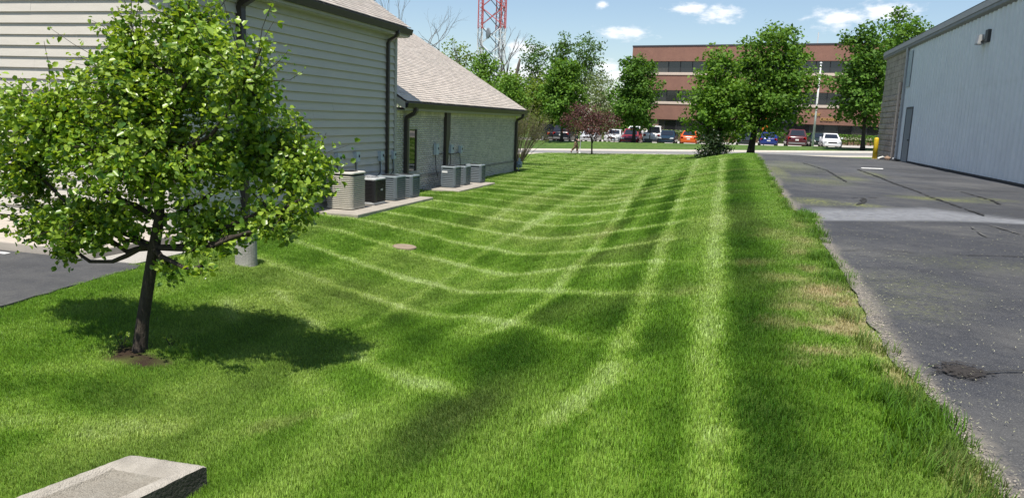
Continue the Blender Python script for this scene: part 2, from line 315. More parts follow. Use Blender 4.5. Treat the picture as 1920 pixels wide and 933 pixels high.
# blades: denser and finer close by
gm, nt, b = new_mat('grass_blade'); colr, at = grass_colour(nt, True); N = nt.nodes.new; L = nt.links.new
g_ = N('ShaderNodeNewGeometry'); oi = N('ShaderNodeObjectInfo'); ad = N('ShaderNodeMath'); L(g_.outputs['Random Per Island'], ad.inputs[0]); L(oi.outputs['Random'], ad.inputs[1])
fr = N('ShaderNodeMath'); fr.operation = 'FRACT'; L(ad.outputs[0], fr.inputs[0]); mr = N('ShaderNodeMapRange'); L(fr.outputs[0], mr.inputs['Value']); mr.inputs['To Min'].default_value = .4; mr.inputs['To Max'].default_value = 1.7
hs = N('ShaderNodeHueSaturation'); L(mr.outputs[0], hs.inputs['Value']); L(colr, hs.inputs['Color'])
L(hs.outputs[0], b.inputs['Base Color']); b.inputs['Roughness'].default_value = .45; b.inputs['Specular IOR Level'].default_value = .45
tr = N('ShaderNodeBsdfTranslucent'); tm = N('ShaderNodeMix'); tm.data_type = 'RGBA'; tm.blend_type = 'MULTIPLY'; tm.inputs['Factor'].default_value = 1; L(hs.outputs[0], tm.inputs['A']); tm.inputs['B'].default_value = (1.5, 1.4, .6, 1); L(tm.outputs['Result'], tr.inputs['Color'])
ms = N('ShaderNodeMixShader'); ms.inputs[0].default_value = .28; L(b.outputs[0], ms.inputs[1]); L(tr.outputs[0], ms.inputs[2]); L(ms.outputs[0], nt.nodes['Material Output'].inputs['Surface'])
def clump(name, n, rad, h, w, seed):
    r = np.random.default_rng(seed); V = []; F3 = []; F4 = []
    for _ in range(n):
        a = r.uniform(0, 2 * np.pi); q = rad * np.sqrt(r.random()); x, y = q * np.cos(a), q * np.sin(a)
        hh = h * r.uniform(.55, 1.15); ln = hh * r.uniform(.1, .75); b_ = r.uniform(0, 2 * np.pi); dx, dy = np.cos(b_), np.sin(b_); wx, wy = -dy * w / 2, dx * w / 2
        k = len(V)
        V += [(x - wx, y - wy, -.01), (x + wx, y + wy, -.01), (x + dx * ln * .35 - wx * .8, y + dy * ln * .35 - wy * .8, hh * .6), (x + dx * ln * .35 + wx * .8, y + dy * ln * .35 + wy * .8, hh * .6), (x + dx * ln, y + dy * ln, hh)]
        F4.append((k, k + 1, k + 3, k + 2)); F3.append((k + 2, k + 3, k + 4))
    me = fast_mesh(name, V, [np.array(F4), np.array(F3)]); me.materials.append(gm); return me
def grass_object(name, meshdata, label, variants, dens_name, scale_name, seed):
    cc = bpy.data.collections.new(name + '_source')
    for k, mm in enumerate(variants): cc.objects.link(bpy.data.objects.new('%s_clump_%d' % (name, k), mm))
    o = bpy.data.objects.new(name, meshdata); COL.objects.link(o); props(o, label, 'grass', kind='stuff')
    ng = bpy.data.node_groups.new(name, 'GeometryNodeTree'); N = ng.nodes.new; L = ng.links.new
    ng.interface.new_socket('Geometry', in_out='INPUT', socket_type='NodeSocketGeometry'); ng.interface.new_socket('Geometry', in_out='OUTPUT', socket_type='NodeSocketGeometry')
    gi = N('NodeGroupInput'); go = N('NodeGroupOutput'); dp = N('GeometryNodeDistributePointsOnFaces'); dp.inputs['Seed'].default_value = seed
    def na(nm):
        a = N('GeometryNodeInputNamedAttribute'); a.data_type = 'FLOAT'; a.inputs['Name'].default_value = nm; return [s for s in a.outputs if s.name == 'Attribute' and s.enabled][0]
    L(gi.outputs[0], dp.inputs['Mesh']); L(na(dens_name), dp.inputs['Density'])
    ci = N('GeometryNodeCollectionInfo'); ci.inputs['Collection'].default_value = cc; ci.inputs['Separate Children'].default_value = True; ci.inputs['Reset Children'].default_value = True
    ip = N('GeometryNodeInstanceOnPoints'); L(dp.outputs['Points'], ip.inputs['Points']); L(ci.outputs[0], ip.inputs['Instance']); ip.inputs['Pick Instance'].default_value = True
    rz = N('FunctionNodeRandomValue'); rz.data_type = 'FLOAT_VECTOR'; rz.inputs[0].default_value = (0, 0, 0); rz.inputs[1].default_value = (0, 0, 6.283); L(rz.outputs[0], ip.inputs['Rotation'])
    rs = N('FunctionNodeRandomValue'); rs.data_type = 'FLOAT'; rs.inputs[2].default_value = .75; rs.inputs[3].default_value = 1.25; rs.inputs['Seed'].default_value = 5
    mu = N('ShaderNodeMath'); mu.operation = 'MULTIPLY'; L(na(scale_name), mu.inputs[0]); L(rs.outputs[1], mu.inputs[1]); L(mu.outputs[0], ip.inputs['Scale'])
    ri = N('GeometryNodeRotateInstances'); L(ip.outputs[0], ri.inputs['Instances']); ri.inputs['Local Space'].default_value = False; po = N('GeometryNodeInputPosition'); L(po.outputs[0], ri.inputs['Pivot Point'])
    cx = N('ShaderNodeCombineXYZ'); t2 = N('ShaderNodeMath'); t2.operation = 'MULTIPLY'; L(na('tone'), t2.inputs[0]); t2.inputs[1].default_value = -.45; L(t2.outputs[0], cx.inputs[0]); L(cx.outputs[0], ri.inputs['Rotation'])
    L(ri.outputs[0], go.inputs[0]); md = o.modifiers.new('grass', 'NODES'); md.node_group = ng; return o
nosoil = np.clip(1 - soil * 1.3, 0, 1)
near = np.interp(dist, [2, 7, 14, 20, 30, 50], [520, 360, 190, 115, 60, 28]); size = np.interp(dist, [2, 7, 14, 20, 30, 55], [.75, .88, 1.1, 1.35, 1.7, 2.3])
cover = ~(((V[:, 0] < -8.1) & (V[:, 1] > 15.6) & (V[:, 1] < 20.2)) | ((V[:, 0] < -8.15) & (V[:, 1] > 22.2) & (V[:, 1] < 26.1)) | (np.hypot(V[:, 0] + 6.16, V[:, 1] - 13.63) < .27) | (np.hypot(V[:, 0] + 7.35, V[:, 1] - 10.2) < .2))
dens = near * nosoil * (1 - .72 * np.clip(dry, 0, 1)) * ragged * cover
gme = lawn.data.copy(); gme.name = 'grass_emitter'
add_attr(gme, 'dens', dens); add_attr(gme, 'gs', size)
tuft = np.zeros(len(V))
for cx, cy, rx, ry, a in ((.98, 3.55, .2, .55, 1), (.9, 4.2, .22, .35, 1), (1.0, 4.55, .12, .3, .9), (.95, 5.2, .12, .2, .7), (.92, 5.9, .14, .2, .5), (.95, 7.3, .13, .35, .8), (1.0, 8.5, .12, .5, .7), (1.08, 10.5, .14, 1.0, .9), (1.16, 12.6, .16, .9, 1), (.95, 15, .1, 2.0, .5), (.93, 20, .1, 4, .45), (.95, 30, .12, 10, .5), (-5.6, 6.45, .5, .2, .15)):
    tuft = np.maximum(tuft, a * np.clip(1.4 - 1.2 * np.hypot((V[:, 0] - cx) / rx, (V[:, 1] - cy) / ry) + (vnoise(V[:, 0], V[:, 1], 6, 15) - .5) * .9, 0, 1))
add_attr(gme, 'tuft', tuft * np.interp(dist, [2, 10, 20, 40], [210, 120, 50, 16]) * (V[:, 0] < edge_x(V[:, 1]) + .12)); add_attr(gme, 'tz', np.interp(dist, [2, 10, 40], [.9, 1.0, 1.5]) * (.7 + .45 * vnoise(V[:, 0], V[:, 1], 5, 22)))
gme.attributes['tone'].data.foreach_set('value', tone.astype(np.float32))
grass_object('mown_grass', gme, 'short green grass of the striped mown lawn', [clump('mown_clump', 62, .078, .03, .0036, s) for s in (1, 2, 3, 4)], 'dens', 'gs', 1)
tme = gme.copy(); tme.name = 'tuft_emitter'; tme.attributes['tone'].data.foreach_set('value', (tone * .4 - .6).astype(np.float32))
dd = np.clip(dry * .3, 0, .3); tme.attributes['dry'].data.foreach_set('value', dd.astype(np.float32))
grass_object('tall_edge_grass', tme, 'longer dark grass tufts along the edge of the asphalt', [clump('tuft_clump', 40, .065, .1, .005, s) for s in (11, 12, 13)], 'tuft', 'tz', 2)

# ------------------------------------------------------------------ asphalt yard on the right
def asphalt(name, base, stain=True):
    m, nt, b = new_mat(name); N = nt.nodes.new; L = nt.links.new; g = N('ShaderNodeNewGeometry'); P = g.outputs['Position']
    def noise(s, d=6, r=.6):
        n = N('ShaderNodeTexNoise'); n.inputs['Scale'].default_value = s; n.inputs['Detail'].default_value = d; n.inputs['Roughness'].default_value = r; L(P, n.inputs['Vector']); return n.outputs['Fac']
    def mrange(v, a, b_, c=0, d=1):
        r = N('ShaderNodeMapRange'); L(v, r.inputs['Value']); r.inputs['From Min'].default_value = a; r.inputs['From Max'].default_value = b_; r.inputs['To Min'].default_value = c; r.inputs['To Max'].default_value = d; return r.outputs[0]
    def mixc(f, a, c):
        x = N('ShaderNodeMix'); x.data_type = 'RGBA'; L(f, x.inputs['Factor'])
        if isinstance(a, tuple): x.inputs['A'].default_value = (*a, 1)
        else: L(a, x.inputs['A'])
        x.inputs['B'].default_value = (*c, 1); return x.outputs['Result']
    c = mixc(mrange(noise(2.0), .3, .7), base, tuple(v * 1.35 for v in base)); c = mixc(mrange(noise(.55, 9, .75), .46, .66, 0, .8), c, (.10, .097, .09))
    c = mixc(mrange(noise(120, 3), .55, .7, 0, .7), c, (.2, .195, .185)); c = mixc(mrange(noise(4.5, 8, .75), .55, .75, 0, .6), c, tuple(v * .5 for v in base))
    c = mixc(mrange(noise(45, 3), .6, .75, 0, .35), c, tuple(v * .45 for v in base))
    if stain:
        def at(nm):
            a = N('ShaderNodeAttribute'); a.attribute_name = nm; return a.outputs['Fac']
        def mulf(a, b_):
            x = N('ShaderNodeMath'); x.operation = 'MULTIPLY'; L(a, x.inputs[0]); L(b_, x.inputs[1]); return x.outputs[0]
        c = mixc(mulf(at('pale'), mrange(noise(9), .25, .6, .45, 1)), c, (.205, .21, .22))
        c = mixc(mulf(at('moss'), mrange(noise(26, 4), .44, .6)), c, (.21, .23, .055))
    if stain: c = mixc(mulf(at('grit'), mrange(noise(30, 5, .7), .35, .55)), c, (.2, .178, .145))
    L(c, b.inputs['Base Color']); b.inputs['Roughness'].default_value = .82; b.inputs['Specular IOR Level'].default_value = .35
    bp = N('ShaderNodeBump'); bp.inputs['Strength'].default_value = .55; bp.inputs['Distance'].default_value = .012; L(noise(110, 3), bp.inputs['Height']); L(bp.outputs[0], b.inputs['Normal'])
    return m
def yard_z(X, Y): return np.interp(Y, [0, 40, 46.5], [1.05, 1.05, .93])
ys = np.concatenate([np.arange(-4, 16, .12), np.arange(16, 46.6, .25)]); us = np.linspace(0, 1, 110)
U, Yg = np.meshgrid(us, ys); ex = edge_x(Yg) - .03 + (vnoise(Yg, Yg * 0, 3.1, 31) - .5) * .06
ex = np.where(Yg < 2, 1.06, ex); Xg = ex + (14.0 - ex) * U ** 1.9
Zg = yard_z(Xg, Yg) + (vnoise(Xg, Yg, .7, 33) - .5) * .02
V = np.stack([Xg, Yg, Zg], -1).reshape(-1, 3); nx = len(us); ny = len(ys); i = (np.arange(nx - 1)[None, :] + np.arange(ny - 1)[:, None] * nx).ravel(); F = np.stack([i, i + 1, i + 1 + nx, i + nx], 1)
yard = arr_obj('asphalt_yard', V, [F], asphalt('asphalt', (.033, .034, .038)), smooth=True); props(yard, kind='structure'); ORI[yard] = Vector()
x, y = V[:, 0], V[:, 1]
lo = np.interp(x, [1, 1.3, 2.9, 3.9, 4.5, 9], [12.2, 12.3, 13.3, 13.7, 13.75, 14.2]); hi = np.interp(x, [1, 1.5, 3.4, 4.2, 4.7, 9], [13.6, 14.1, 15.5, 14.75, 14.6, 14.8])
wv = (vnoise(x, y, 1.4, 41) - .5) * .35
pale = np.clip((y - lo) / .25 + .5, 0, 1) * np.clip((hi - y + wv) / .7 + .4, 0, 1) * .95
pale = np.maximum(pale, .22 * sm(15, 28, y) * vnoise(x, y, .5, 45))
moss = np.zeros(len(x))
for cx, cy, rx, ry, a in ((1.5, 15.5, .5, .8, .8), (2.3, 15.3, .4, .4, .9), (4.2, 18, .9, .6, .9), (3.2, 24, .5, 1.2, .7), (2.2, 22, .8, 1.6, .55), (1.6, 7.4, .6, .7, .2), (2.6, 9.0, .9, .5, .18), (1.4, 6.5, .4, .5, .22), (5.3, 18.6, .6, .5, .5), (1.3, 26, .3, 5, .8), (2.0, 30, 1.0, 4, .5), (4.3, 27, .3, 2, .6)):
    moss = np.maximum(moss, a * np.clip(1.3 - np.hypot((x - cx) / rx, (y - cy) / ry), 0, 1))
add_attr(yard.data, 'grit', np.clip(1.25 - (x - edge_x(y)) / (.02 + .11 * vnoise(x, y, 1.9, 63) * (1 + .05 * y)), 0, 1)); add_attr(yard.data, 'pale', pale); add_attr(yard.data, 'moss', moss)
CRACK = mat('crack_dark', (.013, .013, .013), (.04, .038, .034), 20, .95); CRACKL = mat('crack_dusty', (.13, .125, .115), (.05, .05, .05), 14, .95)
def broken(m, s, thr, centre=None):
    nt = m.node_tree; N = nt.nodes.new; L = nt.links.new; b = nt.nodes['Principled BSDF']; g = N('ShaderNodeNewGeometry'); n = N('ShaderNodeTexNoise'); n.inputs['Scale'].default_value = s; n.inputs['Detail'].default_value = 5; n.inputs['Roughness'].default_value = .7; L(g.outputs['Position'], n.inputs['Vector']); v = n.outputs['Fac']
    if centre:
        vm = N('ShaderNodeVectorMath'); vm.operation = 'MULTIPLY_ADD'; L(g.outputs['Position'], vm.inputs[0]); vm.inputs[1].default_value = (6.5, 5.2, 0); vm.inputs[2].default_value = (-centre[0] * 6.5, -centre[1] * 5.2, 0); ln = N('ShaderNodeVectorMath'); ln.operation = 'LENGTH'; L(vm.outputs[0], ln.inputs[0]); ma = N('ShaderNodeMath'); ma.operation = 'MULTIPLY_ADD'; L(ln.outputs['Value'], ma.inputs[0]); ma.inputs[1].default_value = -.28; L(v, ma.inputs[2]); ad = N('ShaderNodeMath'); L(ma.outputs[0], ad.inputs[0]); ad.inputs[1].default_value = .2; v = ad.outputs[0]
    r = N('ShaderNodeMapRange'); L(v, r.inputs['Value']); r.inputs['From Min'].default_value = thr - .04; r.inputs['From Max'].default_value = thr + .04; L(r.outputs[0], b.inputs['Alpha']); return m
broken(CRACK, 5.5, .44); broken(CRACKL, 6, .48)
def crack(pl, w, m, name='crack'):
    P = []; n = 0; r = random.Random(len(pl) * 7 + int(pl[0][1] * 10))
    for (a, b_) in zip(pl[:-1], pl[1:]):
        k = max(2, int(math.dist(a, b_) / .12))
        for i in range(k): P.append((a[0] + (b_[0] - a[0]) * i / k + r.uniform(-.02, .02), a[1] + (b_[1] - a[1]) * i / k + r.uniform(-.02, .02)))
    P.append(pl[-1]); mb = MB(); vs_ = []; fs = []
    for i, p in enumerate(P):
        q0 = P[max(i - 1, 0)]; q1 = P[min(i + 1, len(P) - 1)]; d = Vector((q1[0] - q0[0], q1[1] - q0[1])).normalized(); ww = w * r.uniform(.35, 1.0) * (.3 if i in (0, len(P) - 1) else 1)
        z = float(yard_z(0, p[1])) + .0165
        vs_ += [(p[0] - d.y * ww, p[1] + d.x * ww, z), (p[0] + d.y * ww, p[1] - d.x * ww, z)]
        if i: fs.append((2 * i - 2, 2 * i - 1, 2 * i + 1, 2 * i))
    mb.add(vs_, fs); return mb.build(name, m, yard)
crack([(4.22, 29.7), (4.22, 25.4), (4.15, 22), (4.15, 19.7), (4.13, 17.3), (4.17, 14.7)], .055, CRACK)
crack([(4.17, 14.7), (4.8, 14.5), (6.2, 14.4)], .03, CRACK)
crack([(2.3, 16.75), (2.95, 17.3)], .03, CRACK); crack([(2.57, 16.9), (2.44, 15.9), (2.21, 15.2)], .07, CRACK)
crack([(5.25, 20.6), (5.29, 19.4), (5.31, 18.3), (5.2, 17.4)], .045, CRACK); crack([(1.17, 9.2), (1.44, 9.37), (1.91, 9.54), (2.1, 9.5)], .016, CRACK)
crack([(2.45, 9.57), (3.24, 9.83), (4.3, 10.1)], .02, CRACK); crack([(1.12, 4.63), (1.33, 4.73), (1.72, 4.93), (2.6, 5.2)], .012, CRACK)
crack([(3.8, 13.3), (3.95, 12.1), (4.05, 10.6)], .05, CRACKL); crack([(3.47, 12.8), (3.33, 11.5)], .03, CRACKL); crack([(2.9, 22), (3.0, 28), (2.6, 33)], .04, CRACK); crack([(1.6, 24.5), (3.9, 25.1)], .04, CRACK); crack([(4.4, 21.0), (6.9, 21.6)], .03, CRACK)
mb = MB(); r = random.Random(5); c0 = (1.345, 4.77); ring = []
for k in range(26):
    a = 2 * math.pi * k / 26; q = 1.6; ring.append((c0[0] + .125 * q * math.cos(a) + .05 * q * math.sin(a), c0[1] + .15 * q * math.sin(a), 1.0675))
mb.add(ring, [tuple(range(26))]); mb.build('pothole', broken(mat('pothole_dark', (.006, .005, .004), (.05, .042, .036), 45, .95), 22, .5, c0), yard)
mb = MB().add([(4.47, 30.5, 1.0665), (5.24, 30.75, 1.0665), (5.32, 31.35, 1.0665), (4.52, 31.1, 1.0665)], [(0, 1, 2, 3)]); mb.build('painted_mark', mat('road_paint', (.78, .77, .74), (.5, .5, .48), 12, .8, contrast=(.45, .75)), yard)
# loose gravel along the edge, clippings on the asphalt
def scatter_stones(n, fx, name, label, m, smin, smax, seed):
    r = np.random.default_rng(seed); P = fx(r, n); s = r.uniform(smin, smax, n)[:, None, None]
    base = np.array([(1, 0, 0), (-.5, .87, 0), (-.5, -.87, 0), (0, 0, .7)], float)[None] * s * r.uniform(.6, 1.3, (n, 4, 3)); a = r.uniform(0, 6.28, n); ca, sa = np.cos(a)[:, None], np.sin(a)[:, None]
    X = base[..., 0] * ca - base[..., 1] * sa; Yv = base[..., 0] * sa + base[..., 1] * ca
    V = np.stack([X, Yv, base[..., 2]], -1) + P[:, None, :]; i = np.arange(n)[:, None] * 4
    o = arr_obj(name, V.reshape(-1, 3), [np.concatenate([i + np.array([[0, 1, 3]]), i + np.array([[1, 2, 3]]), i + np.array([[2, 0, 3]])])], m); return props(o, label, 'gravel', kind='stuff')
def gravel_pos(r, n):
    y = 1.8 + 16 * r.random(n) ** 1.9; x = edge_x(y) + r.normal(.0, .03, n) * (1 + .03 * y); return np.stack([x, y, np.where(x > edge_x(y) - .03, 1.055, 1.035)], 1)
scatter_stones(6500, gravel_pos, 'edge_gravel', 'loose pale gravel along the broken edge of the asphalt', mat('gravel', (.27, .24, .195), (.15, .135, .115), 40, .95, island=.45), .003, .009, 3)
r = np.random.default_rng(9); n = 2200; y = 2.4 + 13 * r.random(n) ** 1.6; x = 1.15 + 4.5 * r.random(n) ** 1.5 * (y / 9)
a = r.uniform(0, 3.14, n); l = r.uniform(.002, .009, n) * (.7 + y * .07); w = r.uniform(.0008, .0018, n) * (.7 + y * .14); z = np.full(n, 1.0685)
c, s = np.cos(a), np.sin(a)
V = np.stack([np.stack([x + l * c * p - w * s * q, y + l * s * p + w * c * q, z + (.004 if p > 0 else 0)], 1) for p, q in ((-1, -1), (1, -1), (1, 1), (-1, 1))], 1).reshape(-1, 3)
props(arr_obj('grass_clippings', V, [np.arange(4 * n).reshape(n, 4)], mat('clippings', (.15, .16, .08), (.34, .32, .24), 30, .9, island=.35)), 'dry grass clippings strewn over the dark asphalt', 'clippings', kind='stuff')

# ------------------------------------------------------------------ drive, walk and slab at the left
ys_ = np.linspace(-3, 9.1, 60); pts = [(float(DRIVE_EDGE(t)) + random.uniform(-.03, .03), t) for t in ys_]
Vd = []; 
for px, py in pts: Vd += [(-30, py, .045), (px, py, .045)]
for px, py in pts: Vd += [(px, py, -.08)]
Fd = [(2 * k, 2 * k + 1, 2 * k + 3, 2 * k + 2) for k in range(59)] + [(2 * k + 1, 120 + k, 121 + k, 2 * k + 3) for k in range(59)] + [(119, 118, 118)][:0]
mb = MB().add(Vd, Fd); drive = props(mb.build('asphalt_drive', asphalt('drive_asphalt', (.04, .041, .044), False)), kind='structure')
MB().box(-11.6, -10.72, 8.86, 8.96, .047, .05).build('painted_line', MATS['road_paint'], drive)
CONC = mat('concrete', (.47, .41, .34), (.37, .33, .28), 3.5, .9, bump=.25, bscale=60, blotch=(1.2, (.3, .27, .23), .5))
CONCG = mat('concrete_grey', (.42, .40, .36), (.30, .285, .26), 6, .92, bump=.5, bscale=50, blotch=(2.5, (.2, .19, .17), .5))
walk = props(MB().box(-30, -9.28, 9.12, 11.27, -.1, .18).build('concrete_walk', CONC, bevel=.02), kind='structure')
props(MB().box(-9.277, -8.5, 9.12, 11.27, -.1, .052).build('concrete_slab', mat('exposed_aggregate', (.46, .43, .38), (.3, .28, .25), 40, .9, bump=.6, bscale=90)), kind='structure')
# ------------------------------------------------------------------ sided office with brick wing
W = -9.6; YF = 11.3; YB = 20.48; YE = 33.1
SIDING = mat('siding_paint', (.55, .51, .445), (.50, .465, .405), 3, .7, bump=.12, bscale=40, stretch=(1, .4, 6), blotch=(.7, (.48, .45, .39), .5))
TRIM = mat('trim_paint', (.42, .40, .36), (.38, .36, .32), 4, .65)
BROWN = mat('brown_metal', (.035, .028, .024), (.05, .04, .034), 5, .45, spec=.5)
SHINGLE = mat('shingle', (.74, .64, .55), (.60, .51, .43), 9, .95, bump=.15, bscale=120, island=.12, blotch=(.6, (.56, .5, .43), .4))
DECK = mat('roof_deck', (.3, .26, .22), None, 5, .95)
office = thing('office_building', 'beige sided office building with a low pale brick wing, left of the lawn', 'building', (W, YB, 0))
side = MB().box(-26, W - .03, YF + .03, YB, -.1, 4.62).build('siding_wall', TRIM, office)
def board_side(z0, y0, y1, e=.2):
    return MB().add([(W - .03, y0, z0), (W + .032, y0, z0), (W - .022, y0, z0 + e + .015), (W - .03, y0, z0 + e + .015), (W - .03, y1, z0), (W + .032, y1, z0), (W - .022, y1, z0 + e + .015), (W - .03, y1, z0 + e + .015)],
                    [(0, 1, 2, 3), (7, 6, 5, 4), (0, 4, 5, 1), (1, 5, 6, 2), (2, 6, 7, 3), (3, 7, 4, 0)])
z = .02; first = None; rb = random.Random(4)
while z < 4.4:
    cuts = [YF + .12] + sorted(rb.sample([13.4, 14.2, 15.1, 16.0, 16.9, 17.8, 18.6], 2)) + [YB - .115]
    for ya, yb in zip(cuts[:-1], cuts[1:]): board_side(z + rb.uniform(-.003, .003), ya + .001, yb - .001).build('siding_board', SIDING, side, recalc=False).location.x = rb.uniform(-.002, .002)
    z += .2
def roof_z(x): return 4.72 + .645 * (-9.3 - x)
front = MB().add([(-26, YF + .03, -.1), (W - .03, YF + .03, -.1), (W - .03, YF + .03, 4.6), (-17.8, YF + .03, 9.9), (-26, YF + .03, 4.6)], [(0, 1, 2, 3, 4)]).build('front_wall', TRIM, office)
z = .2; k = 0
while z < 6.6:
    xr = min(W - .12, -9.3 - (z + .2 - 4.5) / .645 - .3)
    cuts = [-24] + sorted(rb.sample([-19, -17.5, -16, -14.8, -13.6, -12.6, -11.6], 2)) + [xr]
    for xa, xb in zip(cuts[:-1], cuts[1:]):
        xa += .001; xb -= .001; mb = MB().add([(xa, YF + .03, z), (xa, YF - .016, z), (xa, YF + .022, z + .215), (xa, YF + .03, z + .215), (xb, YF + .03, z), (xb, YF - .016, z), (xb, YF + .022, z + .215), (xb, YF + .03, z + .215)],
                  [(0, 1, 2, 3), (7, 6, 5, 4), (0, 4, 5, 1), (1, 5, 6, 2), (2, 6, 7, 3), (3, 7, 4, 0)])
        o = mb.build('siding_board', SIDING, front); o.location = (0, rb.uniform(-.002, .002), rb.uniform(-.003, .003))
    z += .2; k += 1
mb = MB().box(W - .115, W + .042, YF - .034, YF + .115, -.08, 4.6); mb.build('corner_board', TRIM, office)
mb = MB().box(W - .1, W + .042, YB - .11, YB + .02, -.08, 4.6); mb.build('corner_board', TRIM, office)
MB().box(W - .02, W + .03, YF + .12, YB - .115, 4.42, 4.62).build('frieze_board', TRIM, office)
def shingle_field(x_eave, z_eave, slope, y0, y1, length, name, parent, expo=.14, wid=.3, clipf=None):
    n_c = int(length / expo); cs = 1 / math.hypot(1, slope); r = np.random.default_rng(17); Vs = []; q = 0
    for c in range(n_c):
        s0 = c * expo; s1 = s0 + expo * 1.25; off = (c % 2) * wid / 2 + r.uniform(-.05, .05); ya = np.arange(y0 - wid + off % wid, y1, wid)
        yb = np.minimum(ya + wid - .006, y1); ya = np.maximum(ya, y0); ok = yb - ya > .01; ya, yb = ya[ok], yb[ok]
        t0 = .016 + r.uniform(-.003, .004, len(ya)); 
        def P(s, h, y): return np.stack([x_eave - s * cs - h * -slope * cs * 0 + h * slope * cs, y, z_eave + s * slope * cs + h * cs], 1)
        o = np.zeros(len(ya)); jit = r.uniform(-.006, .006, len(ya))
        Vs.append(np.stack([P(s0 + jit, o, ya), P(s0 + jit, o, yb), P(s0 + jit, t0, ya), P(s0 + jit, t0, yb), P(s1, o + .002, ya), P(s1, o + .002, yb)], 1))
    Vv = np.concatenate(Vs); n = len(Vv); i = np.arange(n)[:, None] * 6
    o = arr_obj(name, Vv.reshape(-1, 3), [np.concatenate([i + np.array([[0, 1, 3, 2]]), i + np.array([[2, 3, 5, 4]])])], SHINGLE, parent); o['kind'] = 'stuff'; return o
def roof(name, xe, ze, slope, y0, y1, run):
    rf = MB().prism([(xe, ze - .03), (xe - run, ze - .03 + run * slope), (xe - run, ze - .15 + run * slope), (xe, ze - .15)], y0, y1).build(name, DECK, office)
    shingle_field(xe + .03, ze, slope, y0 - .03, y1 + .03, run * math.hypot(1, slope), 'shingles', rf)
    for yy in (y0 - .035, y1 + .005):
        MB().prism([(xe - .0, ze - .035), (xe - run, ze - .035 + run * slope), (xe - run, ze - .24 + run * slope), (xe, ze - .24)], yy, yy + .03).build('rake_board', BROWN if yy > y0 else TRIM, rf)
    MB().box(W, xe - .035, y0 + .01, y1 - .01, ze - .28, ze - .262).build('soffit', TRIM, rf)
    MB().box(xe - .03, xe - .003, y0, y1, ze - .26, ze - .04).build('fascia', TRIM, rf)
    MB().prism([(xe + .0, ze - .2), (xe + .07, ze - .2), (xe + .11, ze - .06), (xe + .11, ze - .045), (xe + .095, ze - .045), (xe + .06, ze - .18), (xe + .01, ze - .18), (xe + .01, ze - .05), (xe, ze - .05)], y0 - .02, y1 + .02).build('gutter', BROWN, rf)
    return rf
roof('main_roof', -9.3, 4.84, .645, YF - .35, YB + .27, 8.6)
MB().add([(-17.9, YF - .35, 10.36), (-17.9, YB + .27, 10.36), (-26.5, YB + .27, 4.8), (-26.5, YF - .35, 4.8)], [(0, 1, 2, 3)]).build('far_roof_slope', SHINGLE, office)
MB().add([(-26, YB - .002, 4.6), (W - .03, YB - .002, 4.6), (-17.8, YB - .002, 9.9)], [(0, 1, 2)]).build('gable_wall', TRIM, office)
roof('wing_roof', -9.3, 2.79, .592, YB + .06, YE + .5, 7.4)
MB().add([(-16.7, YB, 7.1), (-16.7, YE + .5, 7.1), (-24, YE + .5, 2.8), (-24, YB, 2.8)], [(0, 1, 2, 3)]).build('far_roof_slope', SHINGLE, office)
# brick wing wall
MORTAR = mat('mortar', (.5, .47, .42), (.42, .4, .36), 20, .95); BRICK = mat('pale_brick', (.74, .69, .60), (.54, .50, .43), 14, .92, bump=.5, bscale=90, island=.13, blotch=(1.1, (.42, .40, .34), .45))
bw = MB().box(-24, W - .055, YB + .03, YE - .04, -.1, 2.6).build('brick_wall', MORTAR, office)
WIN = (21.47, 22.17, .62, 2.02)
def bricks(y0, y1, z0, z1, xf, parent, hole=None, name='bricks', m=BRICK):
    r = random.Random(8); Vb = []; row = 0; z = z0
    while z + .06 <= z1:
        y = y0 - (row % 2) * .105
        while y < y1:
            a, b_ = max(y, y0), min(y + .198, y1)
            if b_ - a > .03:
                parts = [(a, b_)]
                if hole and z + .06 > hole[2] and z < hole[3]:
                    parts = [p for p in ((a, min(b_, hole[0])), (max(a, hole[1]), b_)) if p[1] - p[0] > .02]
                for p in parts:
                    x = xf + r.uniform(-.004, .004); Vb.append([(x - .05, p[0], z), (x - .05, p[1], z), (x - .05, p[1], z + .058), (x - .05, p[0], z + .058), (x, p[0], z), (x, p[1], z), (x, p[1], z + .058), (x, p[0], z + .058)])
            y += .208
        z += .068; row += 1
    Vb = np.array(Vb); n = len(Vb); i = np.arange(n)[:, None] * 8
    o = arr_obj(name, Vb.reshape(-1, 3), [np.concatenate([i + np.array([f]) for f in ((4, 5, 6, 7), (0, 1, 5, 4), (3, 7, 6, 2), (1, 2, 6, 5), (0, 4, 7, 3))])], m, parent); o['kind'] = 'stuff'; return o
bricks(YB + .03, YE, .53, 2.50, W - .012, bw, WIN)
bricks(YB + .03, YE, -.08, .46, W + .02, bw)
mb = MB(); y = YB + .03
while y < YE - .05: mb.box(W - .06, W + .035, y, min(y + .094, YE), .462, .528); y += .102
o = mb.build('brick_ledge', mat('ledge_brick', (.34, .31, .27), (.26, .24, .21), 14, .92, island=.2), bw); o['kind'] = 'stuff'
mb = MB(); y = YB + .03
while y < YE - .05: mb.box(W - .06, W + .003, y, min(y + .058, YE), 2.36, 2.56); y += .068
o = mb.build('soldier_course', BRICK, bw); o['kind'] = 'stuff'; o.location.x = .006
MB().box(W - .05, W + .03, YB + .02, YE - .02, 2.505, 2.53).build('frieze_board', TRIM, office)
bs = MB().box(-24, W - .012, YE - .04, YE, -.1, 2.55).build('end_wall', MORTAR, office)
wn = MB(); a, b_, c, d = WIN
wn.box(W - .06, W - .005, a, a + .06, c, d); wn.box(W - .06, W - .005, b_ - .06, b_, c, d); wn.box(W - .06, W - .005, a + .06, b_ - .06, d - .06, d); wn.box(W - .06, W - .005, a + .06, b_ - .06, c, c + .05)
